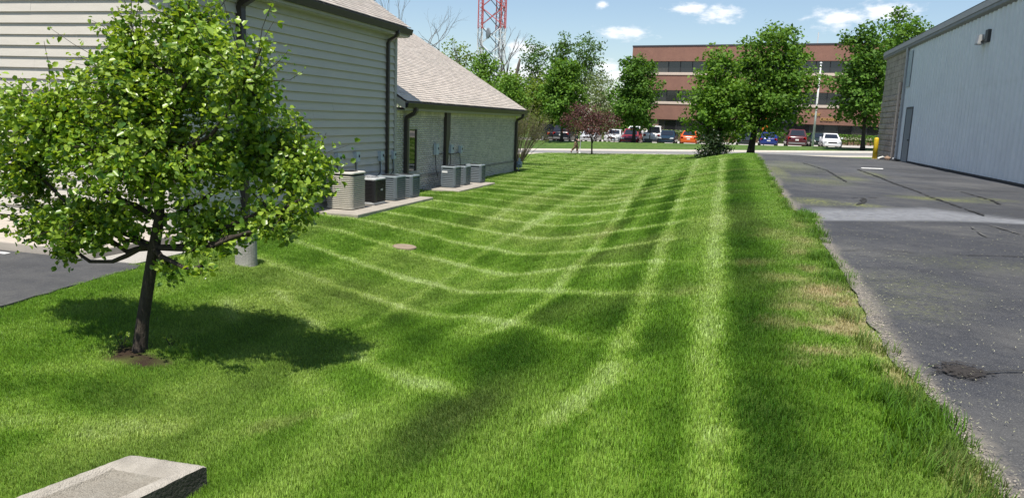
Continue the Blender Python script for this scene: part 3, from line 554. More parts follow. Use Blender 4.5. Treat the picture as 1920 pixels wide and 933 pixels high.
wf = wn.build('window', mat('window_trim', (.42, .39, .33), None, 6, .6), office)
MB().box(W - .058, W - .04, a + .06, b_ - .06, c + .05, d - .06).build('pane', glass_mat('window_glass', (.012, .016, .014), .03), wf)
MB().box(W - .04, W - .02, b_ - .12, b_ - .06, c + .05, d - .06).build('sash', BROWN, wf)
MB().box(W - .06, W + .05, a - .06, b_ + .06, c - .06, c).build('sill', mat('sill_stone', (.42, .39, .34), None, 9, .9), wf)
def downspout(y, ztop, zbot, xe=-9.24, w=.075, toe=True, parent=office):
    xw = W + .065
    m_ = MB(); P = [(xe, y, ztop), (xe, y, ztop - .08), (xe - .05, y, ztop - .16), (xw + .03, y, ztop - .27), (xw, y, ztop - .36), (xw, y, zbot + .1)] + ([(xw + .04, y, zbot + .03), (xw + .2, y, zbot)] if toe else [])
    rings = []
    for k, p in enumerate(P):
        p = Vector(p); dd = (Vector(P[min(k + 1, len(P) - 1)]) - Vector(P[max(k - 1, 0)])).normalized(); n = Vector((dd.z, 0, -dd.x)); hw = w / 2
        rings.append([p + n * hw + Vector((0, -hw * 1.2, 0)), p + n * hw + Vector((0, hw * 1.2, 0)), p - n * hw + Vector((0, hw * 1.2, 0)), p - n * hw + Vector((0, -hw * 1.2, 0))])
    m_.loft(rings); return m_.build('downspout', BROWN, parent)
CONCG2 = None
downspout(13.25, 4.68, .05, w=.12); downspout(19.85, 4.68, .1); downspout(21.16, 2.6, .05, w=.11); downspout(33.02, 2.6, .05, w=.1)
mb = MB().loft([[(W - .01, 24.36 + o1, zz), (W + .10, 24.36 + o1, zz), (W + .10, 24.36 + o2, zz), (W - .01, 24.36 + o2, zz)] for zz, o1, o2 in ((.05, 0, .22), (1.3, 0, .22), (1.75, 0, .36), (2.53, 0, .36))])
mb.build('pipe_chase', BROWN, office)

# ------------------------------------------------------------------ pads and condensers
PADM = mat('pad_concrete', (.40, .36, .30), (.30, .27, .23), 7, .92, bump=.5, bscale=40, blotch=(2, (.22, .2, .17), .4))
for lab, x0, x1, y0, y1 in (('long concrete pad under the four nearest condensers', -9.45, -8.2, 15.55, 20.1), ('concrete pad under the three farther condensers by the brick wall', -9.45, -8.25, 22.35, 26.05)):
    props(MB().box(x0, x1, y0, y1, -.12, .1).build('concrete_pad', PADM, bevel=.02), lab, 'concrete pad', 'equipment pads')
def rsq(x0, x1, y0, y1, r, z, n=4):
    P = []
    for cx, cy, a0 in ((x1 - r, y1 - r, 0), (x0 + r, y1 - r, 90), (x0 + r, y0 + r, 180), (x1 - r, y0 + r, 270)):
        for k in range(n + 1): a = R(a0 + 90 * k / n); P.append((cx + r * math.cos(a), cy + r * math.sin(a), z))
    return P
def condenser(label, x0, x1, y0, y1, h, style):
    z0 = .1; cx, cy = (x0 + x1) / 2, (y0 + y1) / 2; col = {'tan': (.46, .43, .36), 'black': (.014, .014, .015), 'grey': (.125, .15, .165)}[style]
    body = mat('cabinet_' + style, col, tuple(v * .86 for v in col), 8, .5, spec=.45); dark = mat('coil_dark', (.02, .02, .02), (.035, .035, .035), 60, .8)
    top = {'tan': mat('cap_tan', (.60, .57, .50), None, 8, .5), 'black': mat('cap_silver', (.50, .51, .50), (.4, .4, .4), 8, .45), 'grey': mat('cap_grey', (.20, .235, .25), None, 8, .45)}[style]
    t = thing('air_conditioner', label, 'air conditioner', (cx, cy, z0), group='condensers beside the office'); r = .07 if style != 'tan' else .09
    MB().loft([rsq(x0, x1, y0, y1, r, z0 + .02), rsq(x0, x1, y0, y1, r, z0 + .07)]).build('base_pan', body if style != 'black' else top, t)
    MB().loft([rsq(x0 + .02, x1 - .02, y0 + .02, y1 - .02, r, z0 + .05), rsq(x0 + .02, x1 - .02, y0 + .02, y1 - .02, r, z0 + h - .05)]).build('coil', dark if style != 'grey' else body, t)
    sp = {'tan': .046, 'black': .034, 'grey': .058}[style]; z = z0 + .075; g = MB()
    while z + sp < z0 + h - .05:
        g.loft([rsq(x0 + .006, x1 - .006, y0 + .006, y1 - .006, r, z), rsq(x0, x1, y0, y1, r, z + sp * .2), rsq(x0, x1, y0, y1, r, z + sp * .6), rsq(x0 + .014, x1 - .014, y0 + .014, y1 - .014, r, z + sp * .82)]); z += sp
    o = g.build('louvre_grille', body, t); o['kind'] = 'stuff'
    if style != 'tan':
        for px, py in ((x0, y0), (x1, y0), (x1, y1), (x0, y1)):
            sx = 1 if px == x0 else -1; sy = 1 if py == y0 else -1; q = MB()
            q.loft([[(px - sx * .004, py + sy * .09, zz), (px - sx * .004, py + sy * .03, zz), (px + sx * .03, py - sy * .004, zz), (px + sx * .09, py - sy * .004, zz), (px + sx * .09, py + sy * .012, zz), (px + sx * .012, py + sy * .09, zz)] for zz in (z0 + .07, z0 + h - .045)])
            q.build('corner_post', body, t)
    zt = z0 + h - .05; ri = min(x1 - x0, y1 - y0) * .40; tp = MB(); n = 20; outer = rsq(x0 - .008, x1 + .008, y0 - .008, y1 + .008, r, zt); inner = [(cx + ri * math.cos(R(9 + 360 * k / n - 9)), cy + ri * math.sin(R(360 * k / n)), zt + .05) for k in range(n)]
    up = [(p[0], p[1], zt + .03) for p in outer]; up2 = [(cx + (p[0] - cx) * .95, cy + (p[1] - cy) * .95, zt + .048) for p in outer]
    tp.loft([outer, up, up2, inner, [(p[0], p[1], zt - .06) for p in inner]], cap=False).build('top_cap', top, t, recalc=True)
    gd = MB(); dome = .05 if style == 'black' else .012
    for f in (.25, .45, .62, .8, .97):
        gd.tube([(cx + ri * f * math.cos(R(a)), cy + ri * f * math.sin(R(a)), zt + .05 + dome * (1 - f * f)) for a in range(0, 361, 20)], .004, 4, cap=False)
    for a in range(0, 360, 30): gd.tube([(cx + ri * f * math.cos(R(a)), cy + ri * f * math.sin(R(a)), zt + .05 + dome * (1 - f * f)) for f in (.1, .5, 1.0)], .004, 4)
    gd.build('fan_guard', dark if style != 'black' else top, t)
    fb = MB()
    for a in (0, 120, 240):
        ca, sa = math.cos(R(a)), math.sin(R(a)); c2, s2 = math.cos(R(a + 60)), math.sin(R(a + 60)); fb.add([(cx, cy, zt - .02), (cx + ri * .85 * ca, cy + ri * .85 * sa, zt - .05), (cx + ri * .85 * c2, cy + ri * .85 * s2, zt - .01)], [(0, 1, 2)])
    fb.build('fan', dark, t)
    lab = mat('white_sticker', (.8, .8, .78), None, 10, .5)
    if style == 'grey': MB().box(x0 + .06, x0 + .25, y0 - .009, y0 - .003, z0 + h - .21, z0 + h - .15).build('label_plate', lab, t)
    if style == 'tan': MB().box(x0 + .28, x0 + .42, y0 - .006, y0 - .001, z0 + h - .26, z0 + h - .17).build('label_plate', mat('tan_plate', (.55, .5, .42), None, 10, .5), t)
    if style == 'black': MB().box(x1 + .002, x1 + .009, y0 + .3, y0 + .42, z0 + h * .52, z0 + h * .6).build('label_plate', mat('grey_plate', (.4, .4, .4), None, 10, .4), t)
    return t
condenser('tall tan condenser with horizontal ridges, nearest of the row', -9.38, -8.66, 16.15, 16.87, .90, 'tan')
condenser('black condenser with a silver top beside the tan unit', -9.28, -8.66, 17.35, 17.97, .68, 'black')
condenser('dark grey condenser between the black unit and another grey one', -9.28, -8.64, 18.55, 19.17, .66, 'grey')
condenser('dark grey condenser at the far end of the long pad', -9.24, -8.6, 19.5, 20.06, .63, 'grey')
condenser('dark grey condenser at the near end of the farther pad', -9.2, -8.68, 23.1, 23.66, .69, 'grey')
condenser('dark grey condenser in the middle of the farther pad', -9.22, -8.72, 24.2, 24.74, .65, 'grey')
condenser('wide dark grey condenser at the far end of the farther pad', -9.28, -8.6, 25.5, 25.98, .64, 'grey')
BOXM = mat('box_grey', (.46, .53, .56), (.40, .46, .49), 10, .5); CORD = mat('cord_dark', (.03, .03, .03), None, 10, .6)
for lab, y, zc, w, h, uy in (('grey disconnect box on the siding, left of the others, above the tan condenser', 17.06, 1.24, .19, .28, 16.6), ('grey disconnect box on the siding above the gap between tan and black condensers', 18.03, 1.25, .19, .27, 17.8), ('grey disconnect box on the siding left of the downspout', 19.45, 1.22, .19, .26, 18.9), ('narrow grey disconnect box beside the corner board, right of the downspout', 20.27, 1.22, .13, .22, 19.8),
                         ('grey disconnect box on brick left of the brown pipe chase', 23.56, 1.30, .22, .36, 23.4), ('grey disconnect box on brick just right of the brown pipe chase', 24.93, 1.27, .24, .30, 24.6), ('small grey disconnect box on brick farthest from the siding', 25.86, 1.23, .15, .26, 25.8)):
    t = thing('disconnect_box', lab, 'electrical box', (W, y, zc), group='disconnect boxes')
    MB().box(W + .004, W + .1, y - w / 2, y + w / 2, zc - h / 2, zc + h / 2).build('enclosure', BOXM, t, bevel=.006)
    MB().box(W + .1005, W + .112, y - w / 2 - .008, y + w / 2 + .008, zc - h / 2 + .02, zc + h / 2 + .006).build('cover', BOXM, t)
    MB().box(W + .1125, W + .13, y + w * .1, y + w * .3, zc - .01, zc + .06).build('handle', CORD, t)
    MB().tube([(W + .05, y - w * .2, zc - h / 2), (W + .06, y - w * .22, zc - h / 2 - .12), (W + .09, y - w * .5, zc - .45), (W + .13, uy, .62), (W + .2, uy, .42)], .014, 6).build('conduit', CORD, t)
    MB().tube([(W + .05, y + w * .25, zc - h / 2), (W + .045, y + w * .25, zc - .5)] if y < 21 else [(W + .03, y + w / 2, zc - h * .4), (W + .03, (y + 24.5) / 2, zc - h * .4 - .03), (W + .03, 24.4 if y < 24 else 24.6, zc - h * .4)], .012, 6).build('conduit', BOXM if y < 21 else CORD, t)
t = thing('gas_meter', 'grey gas meter against the far corner of the brick wing', 'gas meter', (-9.35, 33.3, .03)); GM = mat('meter_grey', (.33, .40, .44), None, 9, .5)
MB().loft([[(-9.42 + dx * s_, 33.28 + dy * s_, zz) for dx, dy in ((-.12, -.1), (.12, -.1), (.12, .1), (-.12, .1))] for zz, s_ in ((.2, .7), (.26, 1), (.44, 1), (.5, .7))]).build('meter_body', GM, t)
MB().tube([(-9.42, 33.15, .0), (-9.42, 33.15, .6), (-9.42, 33.27, .64), (-9.42, 33.28, .48)], .022, 8).build('inlet_pipe', GM, t); MB().tube([(-9.42, 33.3, .48), (-9.42, 33.44, .58), (-9.5, 33.44, .5), (-9.5, 33.44, .0)], .022, 8).build('outlet_pipe', GM, t)
MB().tube([(-9.42, 33.15, .36), (-9.30, 33.15, .36)], .06, 10).build('regulator', GM, t)

# ------------------------------------------------------------------ concrete pier, lid, splash block
t = thing('concrete_pier', 'round concrete pier with a metal stub on top, beside the drive', 'concrete pier', (-7.38, 10.25, tz(-7.38, 10.25)))
mb = MB(); prof = [(-.1, .175), (0, .172), (.25, .168), (.5, .166), (.53, .155)]; z0 = tz(-7.38, 10.25)
mb.loft([[(-7.38 + r_ * math.cos(R(a)), 10.25 + r_ * math.sin(R(a)), z0 + zz) for a in range(0, 360, 15)] for zz, r_ in prof]).build('shaft', CONCG, t)
MB().tube([(-7.38, 10.25, z0 + .53), (-7.38, 10.25, z0 + .56), (-7.37, 10.25, z0 + .6)], [.07, .07, .055], 12).build('metal_stub', mat('dark_steel', (.08, .08, .075), None, 12, .6, metal=.3), t)
t = thing('utility_lid', 'flat pinkish concrete lid set flush in the lawn', 'lid', (-6.16, 13.63, tz(-6.16, 13.63))); z0 = tz(-6.16, 13.63)
mb = MB(); mb.loft([[(-6.16 + r_ * math.cos(R(a)), 13.63 + r_ * math.sin(R(a)), z0 + zz + .05 * r_ * -math.cos(R(a))) for a in range(0, 360, 15)] for zz, r_ in ((-.08, .24), (.012, .24), (.02, .225))]); mb.build('disc', mat('lid_concrete', (.3, .23, .165), (.22, .17, .12), 12, .9, bump=.3), t)
t = thing('splash_block', 'grey concrete splash block with a sunken trough, at the bottom left', 'concrete block', (-3.4, 3.2, tz(-3.4, 3.2)))
A, B, C_, D = Vector((-3.575, 3.71, .2)), Vector((-3.02, 3.745, .2)), Vector((-3.24, 2.72, .17)), Vector((-4.02, 2.86, .10))
def bl(u, v): return (A * (1 - u) + B * u) * (1 - v) + (D * (1 - u) + C_ * u) * v
nu, nv = 28, 34; Vb = []; gr = np.random.default_rng(5)
for j in range(nv + 1):
    for i_ in range(nu + 1):
        u, v = i_ / nu, j / nv; p = bl(u, v)
        dpt = float(sm(.06, .2, u) * sm(.84, .80, u) * sm(.10, .24, v)) * .055
        edge_r = max(0, .035 - min(u * .56, (1 - u) * .9, v * .9)) / .035; rnd = .03 * (max(0, 1 - u * .56 / .05) ** 2) + .008 * max(0, 1 - (1 - u) * .56 / .02) ** 2 + .015 * max(0, 1 - v / .05) ** 2
        Vb.append((p.x, p.y, p.z - dpt - rnd + gr.normal(0, .0012)))
Fb = [(j * (nu + 1) + i_, j * (nu + 1) + i_ + 1, (j + 1) * (nu + 1) + i_ + 1, (j + 1) * (nu + 1) + i_) for j in range(nv) for i_ in range(nu)]
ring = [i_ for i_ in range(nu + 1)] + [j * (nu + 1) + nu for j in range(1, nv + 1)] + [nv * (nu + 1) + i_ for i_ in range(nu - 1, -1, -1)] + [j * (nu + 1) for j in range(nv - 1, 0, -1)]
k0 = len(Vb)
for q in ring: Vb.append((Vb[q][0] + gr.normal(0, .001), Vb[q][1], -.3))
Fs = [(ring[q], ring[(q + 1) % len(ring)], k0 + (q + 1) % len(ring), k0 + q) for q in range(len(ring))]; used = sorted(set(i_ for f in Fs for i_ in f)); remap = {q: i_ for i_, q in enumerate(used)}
MB().add([Vb[q] for q in used], [tuple(remap[i_] for i_ in f) for f in Fs]).build('shaded_dirty_side', mat('shaded_dirty_concrete', (.075, .07, .055), (.035, .035, .027), 9, .95, bump=.6, bscale=50, blotch=(5, (.14, .13, .11), .5)), t)  # side faces darkened: their shade put into the colour, along with dirt
trough = [f for f in Fb if .13 < (f[0] % (nu + 1)) / nu < .81 and (f[0] // (nu + 1)) / nv > .17]; tset = set(trough); used = sorted(set(i_ for f in trough for i_ in f)); remap = {q: i_ for i_, q in enumerate(used)}
MB().add([Vb[q] for q in used], [tuple(remap[i_] for i_ in f) for f in trough]).build('trough', mat('trough_aggregate', (.36, .325, .265), (.22, .195, .155), 55, .95, bump=1.0, bscale=120, blotch=(6, (.32, .3, .25), .5)), t, recalc=False)
MB().add(Vb, [f for f in Fb if f not in tset]).build('block_body', mat('block_concrete', (.46, .42, .355), (.35, .315, .265), 9, .93, bump=.8, bscale=110, blotch=(4, (.22, .2, .165), .55)), t)
# ------------------------------------------------------------------ trees
def leaf_arrays(P, size, rng, up=.5, out=None, wid=.62, fold=.18, quad=False, droop=0.0):
    n = len(P); s = size * rng.uniform(.5, 1.3, n)[:, None]
    nr = rng.normal(size=(n, 3)); nr[:, 2] += up * 2.2
    if out is not None: nr += out * 1.1
    nr /= np.linalg.norm(nr, axis=1)[:, None]
    a = rng.normal(size=(n, 3)); a[:, 2] -= droop; a -= nr * (a * nr).sum(1)[:, None]; a /= np.linalg.norm(a, axis=1)[:, None] + 1e-9; b = np.cross(nr, a)
    if quad:
        V = np.stack([P - a * s * .5, P + b * s * wid * .5, P + a * s * .5, P - b * s * wid * .5], 1); return V.reshape(-1, 3), [np.arange(4 * n).reshape(n, 4)]
    w = wid * .5; h = fold * s
    V = np.stack([P, P + a * s * .3 + b * s * w + nr * h, P + a * s * .68 + b * s * w * .85 + nr * h * .8, P + a * s - nr * h * .6, P + a * s * .68 - b * s * w * .85 + nr * h * .8, P + a * s * .3 - b * s * w + nr * h], 1)
    i = np.arange(n)[:, None] * 6
    return V.reshape(-1, 3), [np.concatenate([i + np.array([[0, 1, 2, 3]]), i + np.array([[0, 3, 4, 5]])])]
BARK = mat('bark', (.055, .045, .036), (.028, .023, .018), 18, .95, bump=.8, bscale=50, stretch=(1, 1, .25)); BARKG = mat('bark_grey', (.14, .12, .10), (.08, .07, .06), 10, .95, bump=.5, stretch=(1, 1, .3))
def sample_lobes(lobes, n, rng, shell=.42):
    L_ = np.array(lobes, float); vol = L_[:, 3] * L_[:, 4] * L_[:, 5]; k = rng.choice(len(L_), n, p=vol ** .8 / (vol ** .8).sum())
    d = rng.normal(size=(n, 3)); d /= np.linalg.norm(d, axis=1)[:, None]; rad = rng.random(n) ** shell
    return L_[k, :3] + d * rad[:, None] * L_[k, 3:6], d, k
def limb(mb, a, b, r0, r1, rng, sag=.12, n=5, sides=5):
    a = np.array(a, float); b = np.array(b, float); L_ = np.linalg.norm(b - a); P = []
    for i in range(n + 1):
        t = i / n; p = a * (1 - t) + b * t; p[2] += math.sin(t * math.pi) * -sag * L_ * .3
        if 0 < i < n: p += rng.normal(size=3) * L_ * .022
        P.append(tuple(p))
    mb.tube(P, [r0 * (1 - i / n) + r1 * i / n for i in range(n + 1)], sides, cap=False)
def tree(name, label, base, trunk, tr, lobes, ntip, per, tipr, leaf, lm, bm=BARK, cat='tree', group=None, seed=1, up=.45, twig=60, quad=True, droop=0.0, shell=.42, wid=.7):
    rng = np.random.default_rng(seed); t = thing(name, label, cat, base, group=group); mb = MB()
    tp = [Vector(base) - Vector((0, 0, .15))] + [Vector(p) for p in trunk]; mb.tube(tp, [tr * (1.25 if i == 0 else 1 - .75 * i / len(tp)) for i in range(len(tp))], 9)
    mb.build('trunk', bm, t, smooth=True)
    if lobes:
        tips, d, k = sample_lobes(lobes, ntip, rng, shell); lb = MB(); npt = len(tp)
        for q, l in enumerate(lobes):
            s = tp[min(npt - 1, max(1, npt - 1 - q % 3))]; limb(lb, s, l[:3], tr * .45, tr * .16, rng)
        for i in range(min(twig, ntip)): limb(lb, np.array(lobes[k[i]][:3]), tips[i], tr * .14, tr * .04, rng, n=3, sides=4)
        lb.build('limbs', bm, t, smooth=True, recalc=False)
        P = np.repeat(tips, per, 0) + np.clip(rng.normal(size=(ntip * per, 3)), -1.6, 1.6) * tipr * np.array([1, 1, .75]); o_ = np.repeat(d, per, 0)
        V, F = leaf_arrays(P, leaf, rng, up, o_ * .5, wid=wid, quad=quad, droop=droop); arr_obj('crown', V, F, lm, t)
    return t
# the young pear in front
def pear():
    rng = np.random.default_rng(21); bx, by = -5.9, 6.34; t = thing('pear_tree', 'young leafy tree with glossy leaves and a leaning trunk, in front of the office', 'tree', (bx, by, tz(bx, by)))
    tp = [(bx, by, tz(bx, by) - .1), (bx, by, tz(bx, by) + .05), (-5.85, by, .16), (-5.76, by + .02, .62), (-5.69, by + .03, .95), (-5.62, by + .04, 1.25), (-5.56, by, 1.7), (-5.5, by, 2.2), (-5.4, by, 2.7), (-5.3, by, 3.15)]
    bark = mat('pear_bark', (.075, .058, .043), (.028, .021, .016), 30, .95, bump=1.0, bscale=70, stretch=(1, 1, .3)); mb = MB().tube(tp, [.095, .076, .064, .06, .057, .052, .042, .032, .022, .008], 12); mb.build('trunk', bark, t, smooth=True)
    L2 = [(-5.28, 3.12, .46, .42), (-5.86, 2.95, .36, .34), (-5.62, 2.55, .86, .48), (-6.55, 2.2, .68, .48), (-7.3, 1.68, .46, .42), (-7.02, 1.08, .66, .34), (-5.56, 1.9, 1.0, .55), (-4.36, 2.6, .44, .52), (-4.55, 2.0, .6, .48), (-4.0, 1.8, .4, .3), (-4.1, 1.4, .34, .2), (-5.02, 1.2, .5, .3), (-5.42, .84, .15, .2), (-4.75, .92, .13, .12), (-7.05, .78, .2, .13), (-3.72, 1.64, .17, .12), (-6.25, 1.2, .62, .28), (-4.9, 2.9, .3, .3), (-6.15, 2.6, .4, .4), (-7.2, 2.2, .22, .28)]
    lobes = [(x, by + (rng.uniform(-.3, .3) if rx > .2 else rng.uniform(-.5, -.1)), z, rx, max(.16, min(.95, rx * 1.15)), rz) for x, z, rx, rz in [(a, b, c * 1.03, d * 1.04) for a, b, c, d in L2]]
    lb = MB(); mids = []
    for l in lobes:
        c = np.array(l[:3]); zs = np.clip(c[2] - .35 - .35 * math.hypot(c[0] + 5.6, c[1] - by), 0.95, 2.6); j = min(range(len(tp)), key=lambda i: abs(tp[i][2] - zs)); limb(lb, tp[j], c, .032, .013, rng, sag=.25, n=6, sides=6); mids.append(c)
    nt = 2500; tips, d, k = sample_lobes(lobes, nt, rng, .4); leaves = []
    for i in range(nt):
        c = mids[k[i]] + rng.normal(size=3) * .06; e = tips[i]; 
        if i % 2 == 0: limb(lb, c, e, .006, .002, rng, sag=-.2, n=3, sides=4)
        m = rng.integers(12, 19); tt = 1 - rng.random(m) ** 1.6 * .75; leaves.append(c[None] * (1 - tt[:, None]) + e[None] * tt[:, None] + rng.normal(size=(m, 3)) * .038)
    for k_ in range(70):
        a_ = rng.uniform(-.15, 1.15) * math.pi; l = lobes[rng.integers(0, 12)]; c = np.array(l[:3]); e = c + np.array((math.cos(a_) * l[3] * 1.4, rng.uniform(-.5, .5) * l[4], abs(math.sin(a_)) * l[5] * 1.5 + .05)); limb(lb, c, e, .006, .002, rng, n=4, sides=4); tt = np.linspace(.5, 1, 11); leaves.append(c[None] * (1 - tt[:, None]) + e[None] * tt[:, None] + rng.normal(size=(11, 3)) * .03)
    for (x, z) in ((-7.45, 2.45), (-6.75, 2.9), (-5.0, 3.3), (-4.2, 3.2), (-3.75, 2.2), (-3.85, 2.75), (-6.0, 3.35)):
        e = np.array((x, by + rng.uniform(-.2, .2), z)); c = min(mids, key=lambda q: np.linalg.norm(q - e)); e2 = e; limb(lb, c, e2, .007, .002, rng, n=4, sides=4); tt = np.linspace(.45, 1, 9); leaves.append(c[None] * (1 - tt[:, None]) + e2[None] * tt[:, None] + rng.normal(size=(9, 3)) * .03)
    lb.build('limbs', bark, t, smooth=True, recalc=False)
    P = np.concatenate(leaves); cen = np.array((-5.55, by, 1.9)); o_ = P - cen; o_ /= np.linalg.norm(o_, axis=1)[:, None] + 1e-6
    V, F = leaf_arrays(P, .061, rng, .35, o_ * .45, wid=.78, fold=.16, droop=.5)
    arr_obj('crown', V, F, leaf_mat('pear_leaf', (.05, .14, .012), (.34, .46, .055), rough=.36, trans=.34, spec=.55), t)
pear()
def sprig(x, y, h, n, label, seed):
    rng = np.random.default_rng(seed); z = tz(x, y); t = thing('weed_sprig', label, 'weed', (x, y, z)); st = MB(); P = []
    for k in range(n):
        a = rng.uniform(0, 6.28); e = np.array((x + .07 * math.cos(a), y + .07 * math.sin(a), z + h * rng.uniform(.5, 1))); st.tube([(x, y, z - .02), tuple((np.array((x, y, z)) + e) / 2), tuple(e)], .003, 4); P += [e, (e + np.array((x, y, z))) / 2 + rng.normal(size=3) * .02]
    st.build('stem', BARK, t); V, F = leaf_arrays(np.array(P), .055, rng, .8); arr_obj('leaves', V, F, MATS['pear_leaf'], t)
sprig(-6.07, 6.28, .2, 7, 'small leafy sprout left of the leaning tree trunk', 3); sprig(-5.72, 6.6, .13, 6, 'small leafy sprout right of the leaning tree trunk', 4)
FAR = dict(rough=.6, spec=.22)
LM = leaf_mat('maple_leaf', (.062, .145, .017), (.145, .26, .034), trans=.3, **FAR); LD = leaf_mat('deep_leaf', (.048, .118, .015), (.115, .22, .03), trans=.28, **FAR); LY = leaf_mat('yellow_green_leaf', (.10, .17, .022), (.19, .26, .045), trans=.4, **FAR)
LB = leaf_mat('bright_leaf', (.075, .17, .018), (.15, .26, .034), trans=.35, **FAR); LP = leaf_mat('plum_leaf', (.075, .028, .032), (.15, .075, .06), trans=.25, **FAR, tcol=(1.4, .9, .8)); LW = leaf_mat('pale_leaf', (.12, .17, .06), (.19, .24, .1), trans=.4, **FAR); LPOP = leaf_mat('poplar_leaf', (.06, .135, .028), (.12, .2, .055), trans=.35, **FAR); LC = leaf_mat('conifer_leaf', (.018, .045, .022), (.035, .065, .03), trans=.1, **FAR)
def rnd_lobes(cx, cy, zb, zt, rx, seed, n=9, taper=.6, ry=None):
    r = random.Random(seed); L_ = []; H = zt - zb; ry = ry or rx
    for k in range(n):
        f = (k + .5) / n; prof = math.sin(math.pi * min(1, .22 + .78 * f)) ** .7 if taper is None else (min(1, f / .25) ** .5 * (1 - f) ** taper + .12); a = k * 2.4 + r.uniform(-.4, .4); off = rx * prof * .6
        rr_ = rx * (.36 + .42 * prof); L_.append((cx + off * math.cos(a), cy + off * math.sin(a) * .9, zb + H * (.1 + .84 * f), rr_, rr_ * (ry / rx), H / n * 1.35))
    L_.append((cx, cy, zb + H * .42, rx * .66, rx * .66, H * .36)); return L_
def gz(x, y): return tz(x, y)
def mid_tree(name, label, bx, by, cx, zb, zt, rx, lm, seed, ntip=640, per=14, tipr=.26, leaf=.32, tr=.17, taper=.6, n=10, group='trees by the road and car park', bm=BARK, extra=(), **kw):
    z = gz(bx, by); trunk = [(bx + (cx - bx) * f * .6, by, z + (zt - z) * f * .72) for f in (.1, .3, .6, 1.0)]
    return tree(name, label, (bx, by, z), trunk, tr, rnd_lobes(cx, by, zb, zt, rx, seed, n, taper) + list(extra), ntip, per, tipr, leaf, lm, bm, group=group, seed=seed, **kw)
mid_tree('maple_tree', 'rounded dark green tree behind the purple tree, over the black SUV', -16.7, 74, -16.83, 1.7, 8.5, 2.15, LM, 31, taper=.45)
mid_tree('maple_tree', 'rounded green tree with a low crown left of the brick building', -9.85, 76, -9.94, 1.7, 8.85, 2.4, LD, 32, taper=.45, tr=.2)
mid_tree('plum_tree', 'small purple-leaved tree with a thin trunk at the lawn end', -10.19, 55.5, -10.4, 1.2, 3.6, 2.1, LP, 33, ntip=420, per=10, tipr=.2, leaf=.14, tr=.075, taper=.35, n=8, extra=[(-12.0, 55.5, 2.2, .8, .7, .7), (-8.8, 55.3, 2.3, .8, .7, .7), (-10.9, 55.5, 2.9, .9, .8, .6)])
mid_tree('pear_tree', 'big yellowish green tree with low branches in front of the brick building', -1.05, 50, -1.5, 1.4, 7.25, 2.1, LB, 34, ntip=800, per=13, tipr=.2, leaf=.22, tr=.2, taper=.75, n=10, extra=[(-2.6, 49.8, 2.8, .95, .9, .9), (-.3, 49.6, 2.6, 1.2, .9, 1.0), (-.4, 49.8, 4.3, 1.1, .9, 1.1), (-.3, 49.7, 1.75, .8, .8, .5), (-1.9, 49.6, 1.7, .9, .9, .55), (-1.4, 49.5, 4.2, 1.4, 1.2, 1.2)])
mid_tree('pear_tree', 'largest tree, tall and dark green, with a thick straight trunk by the yard end', .85, 52, 1.7, 2.4, 8.9, 2.75, LM, 35, ntip=1050, per=14, tipr=.24, leaf=.24, tr=.26, taper=.55, n=12, extra=[(3.3, 52, 3.6, 1.0, 1.2, 1.1), (-.1, 51.4, 4.6, 1.2, 1.1, 1.2), (0, 51.3, 2.6, .9, .9, .7), (-.6, 51, 3.4, .8, .8, .8), (1.8, 51.5, 2.7, 1.3, 1.1, .8), (-.2, 51.6, 5.9, .9, 1, 1), (.3, 51.6, 3.4, 1.1, 1, 1), (2.6, 52, 7.6, .8, .8, 1.3), (2.9, 51.8, 5.4, 1.3, 1.2, 1.2), (.6, 52, 6.6, 1.0, 1, 1.0)])
mid_tree('maple_tree', 'tall dark green tree beside the metal warehouse corner', 10.3, 71, 9.7, 2.4, 11.3, 2.5, LD, 36, ntip=620, tipr=.28, leaf=.32, tr=.2, taper=.45, n=11)
mid_tree('maple_tree', 'green treetop rising behind the metal warehouse roof', 13.4, 75, 13.1, 4.0, 12.9, 2.6, LM, 37, ntip=560, tipr=.28, leaf=.32, tr=.22, taper=.4, n=10)
z = gz(-1.3, 48.6); tree('low_shrub', 'dark tangled shrub under the yellowish green tree', (-1.3, 48.9, tz(-1.3, 48.9)), [(-1.35, 48.9, .9), (-1.3, 48.9, 1.5)], .06, [(-1.95, 48.8, .85, .6, .5, .55), (-1.2, 48.8, 1.0, .8, .6, .6), (-.5, 48.9, 1.05, .5, .5, .5), (-1.5, 48.8, 1.6, .9, .6, .5), (-.9, 48.8, .62, .6, .5, .3), (-1.8, 48.8, .55, .5, .5, .3)], 230, 12, .16, .13, leaf_mat('shrub_leaf', (.012, .03, .008), (.035, .07, .014), trans=.15), cat='shrub', seed=40, twig=200)
mid_tree('poplar_tree', 'tall airy poplar, leftmost of the three behind the car park', -28.7, 108, -28.7, 3.5, 13.7, 2.3, LPOP, 41, ntip=330, per=9, tipr=.3, leaf=.36, tr=.16, taper=.3, group='poplars', bm=BARKG)
mid_tree('poplar_tree', 'tall airy poplar in the middle of three behind the car park', -25.1, 110, -25.1, 3.0, 14.5, 2.3, LPOP, 42, ntip=420, per=11, tipr=.3, leaf=.36, tr=.16, taper=.35, group='poplars', bm=BARKG)
mid_tree('poplar_tree', 'tall spreading poplar, rightmost of the three behind the car park', -21.4, 108, -21.3, 5.0, 14.6, 2.5, LPOP, 43, ntip=330, per=9, tipr=.32, leaf=.36, tr=.16, taper=.3, group='poplars', bm=BARKG)
mid_tree('young_tree', 'pale yellow-green tree peeping over the ridge below the bare tree', -34.5, 95, -35.6, 3.0, 12.0, 3.7, LY, 44, ntip=330, per=10, tipr=.4, leaf=.34, taper=.5, group='trees beyond the office roof', bm=BARKG)
mid_tree('leafy_tree', 'bright green tree in front of the red and white tower', -29.5, 88, -29.6, 1.5, 9.9, 2.5, LB, 45, ntip=480, per=13, tipr=.3, leaf=.34, taper=.5, group='trees beyond the office roof')
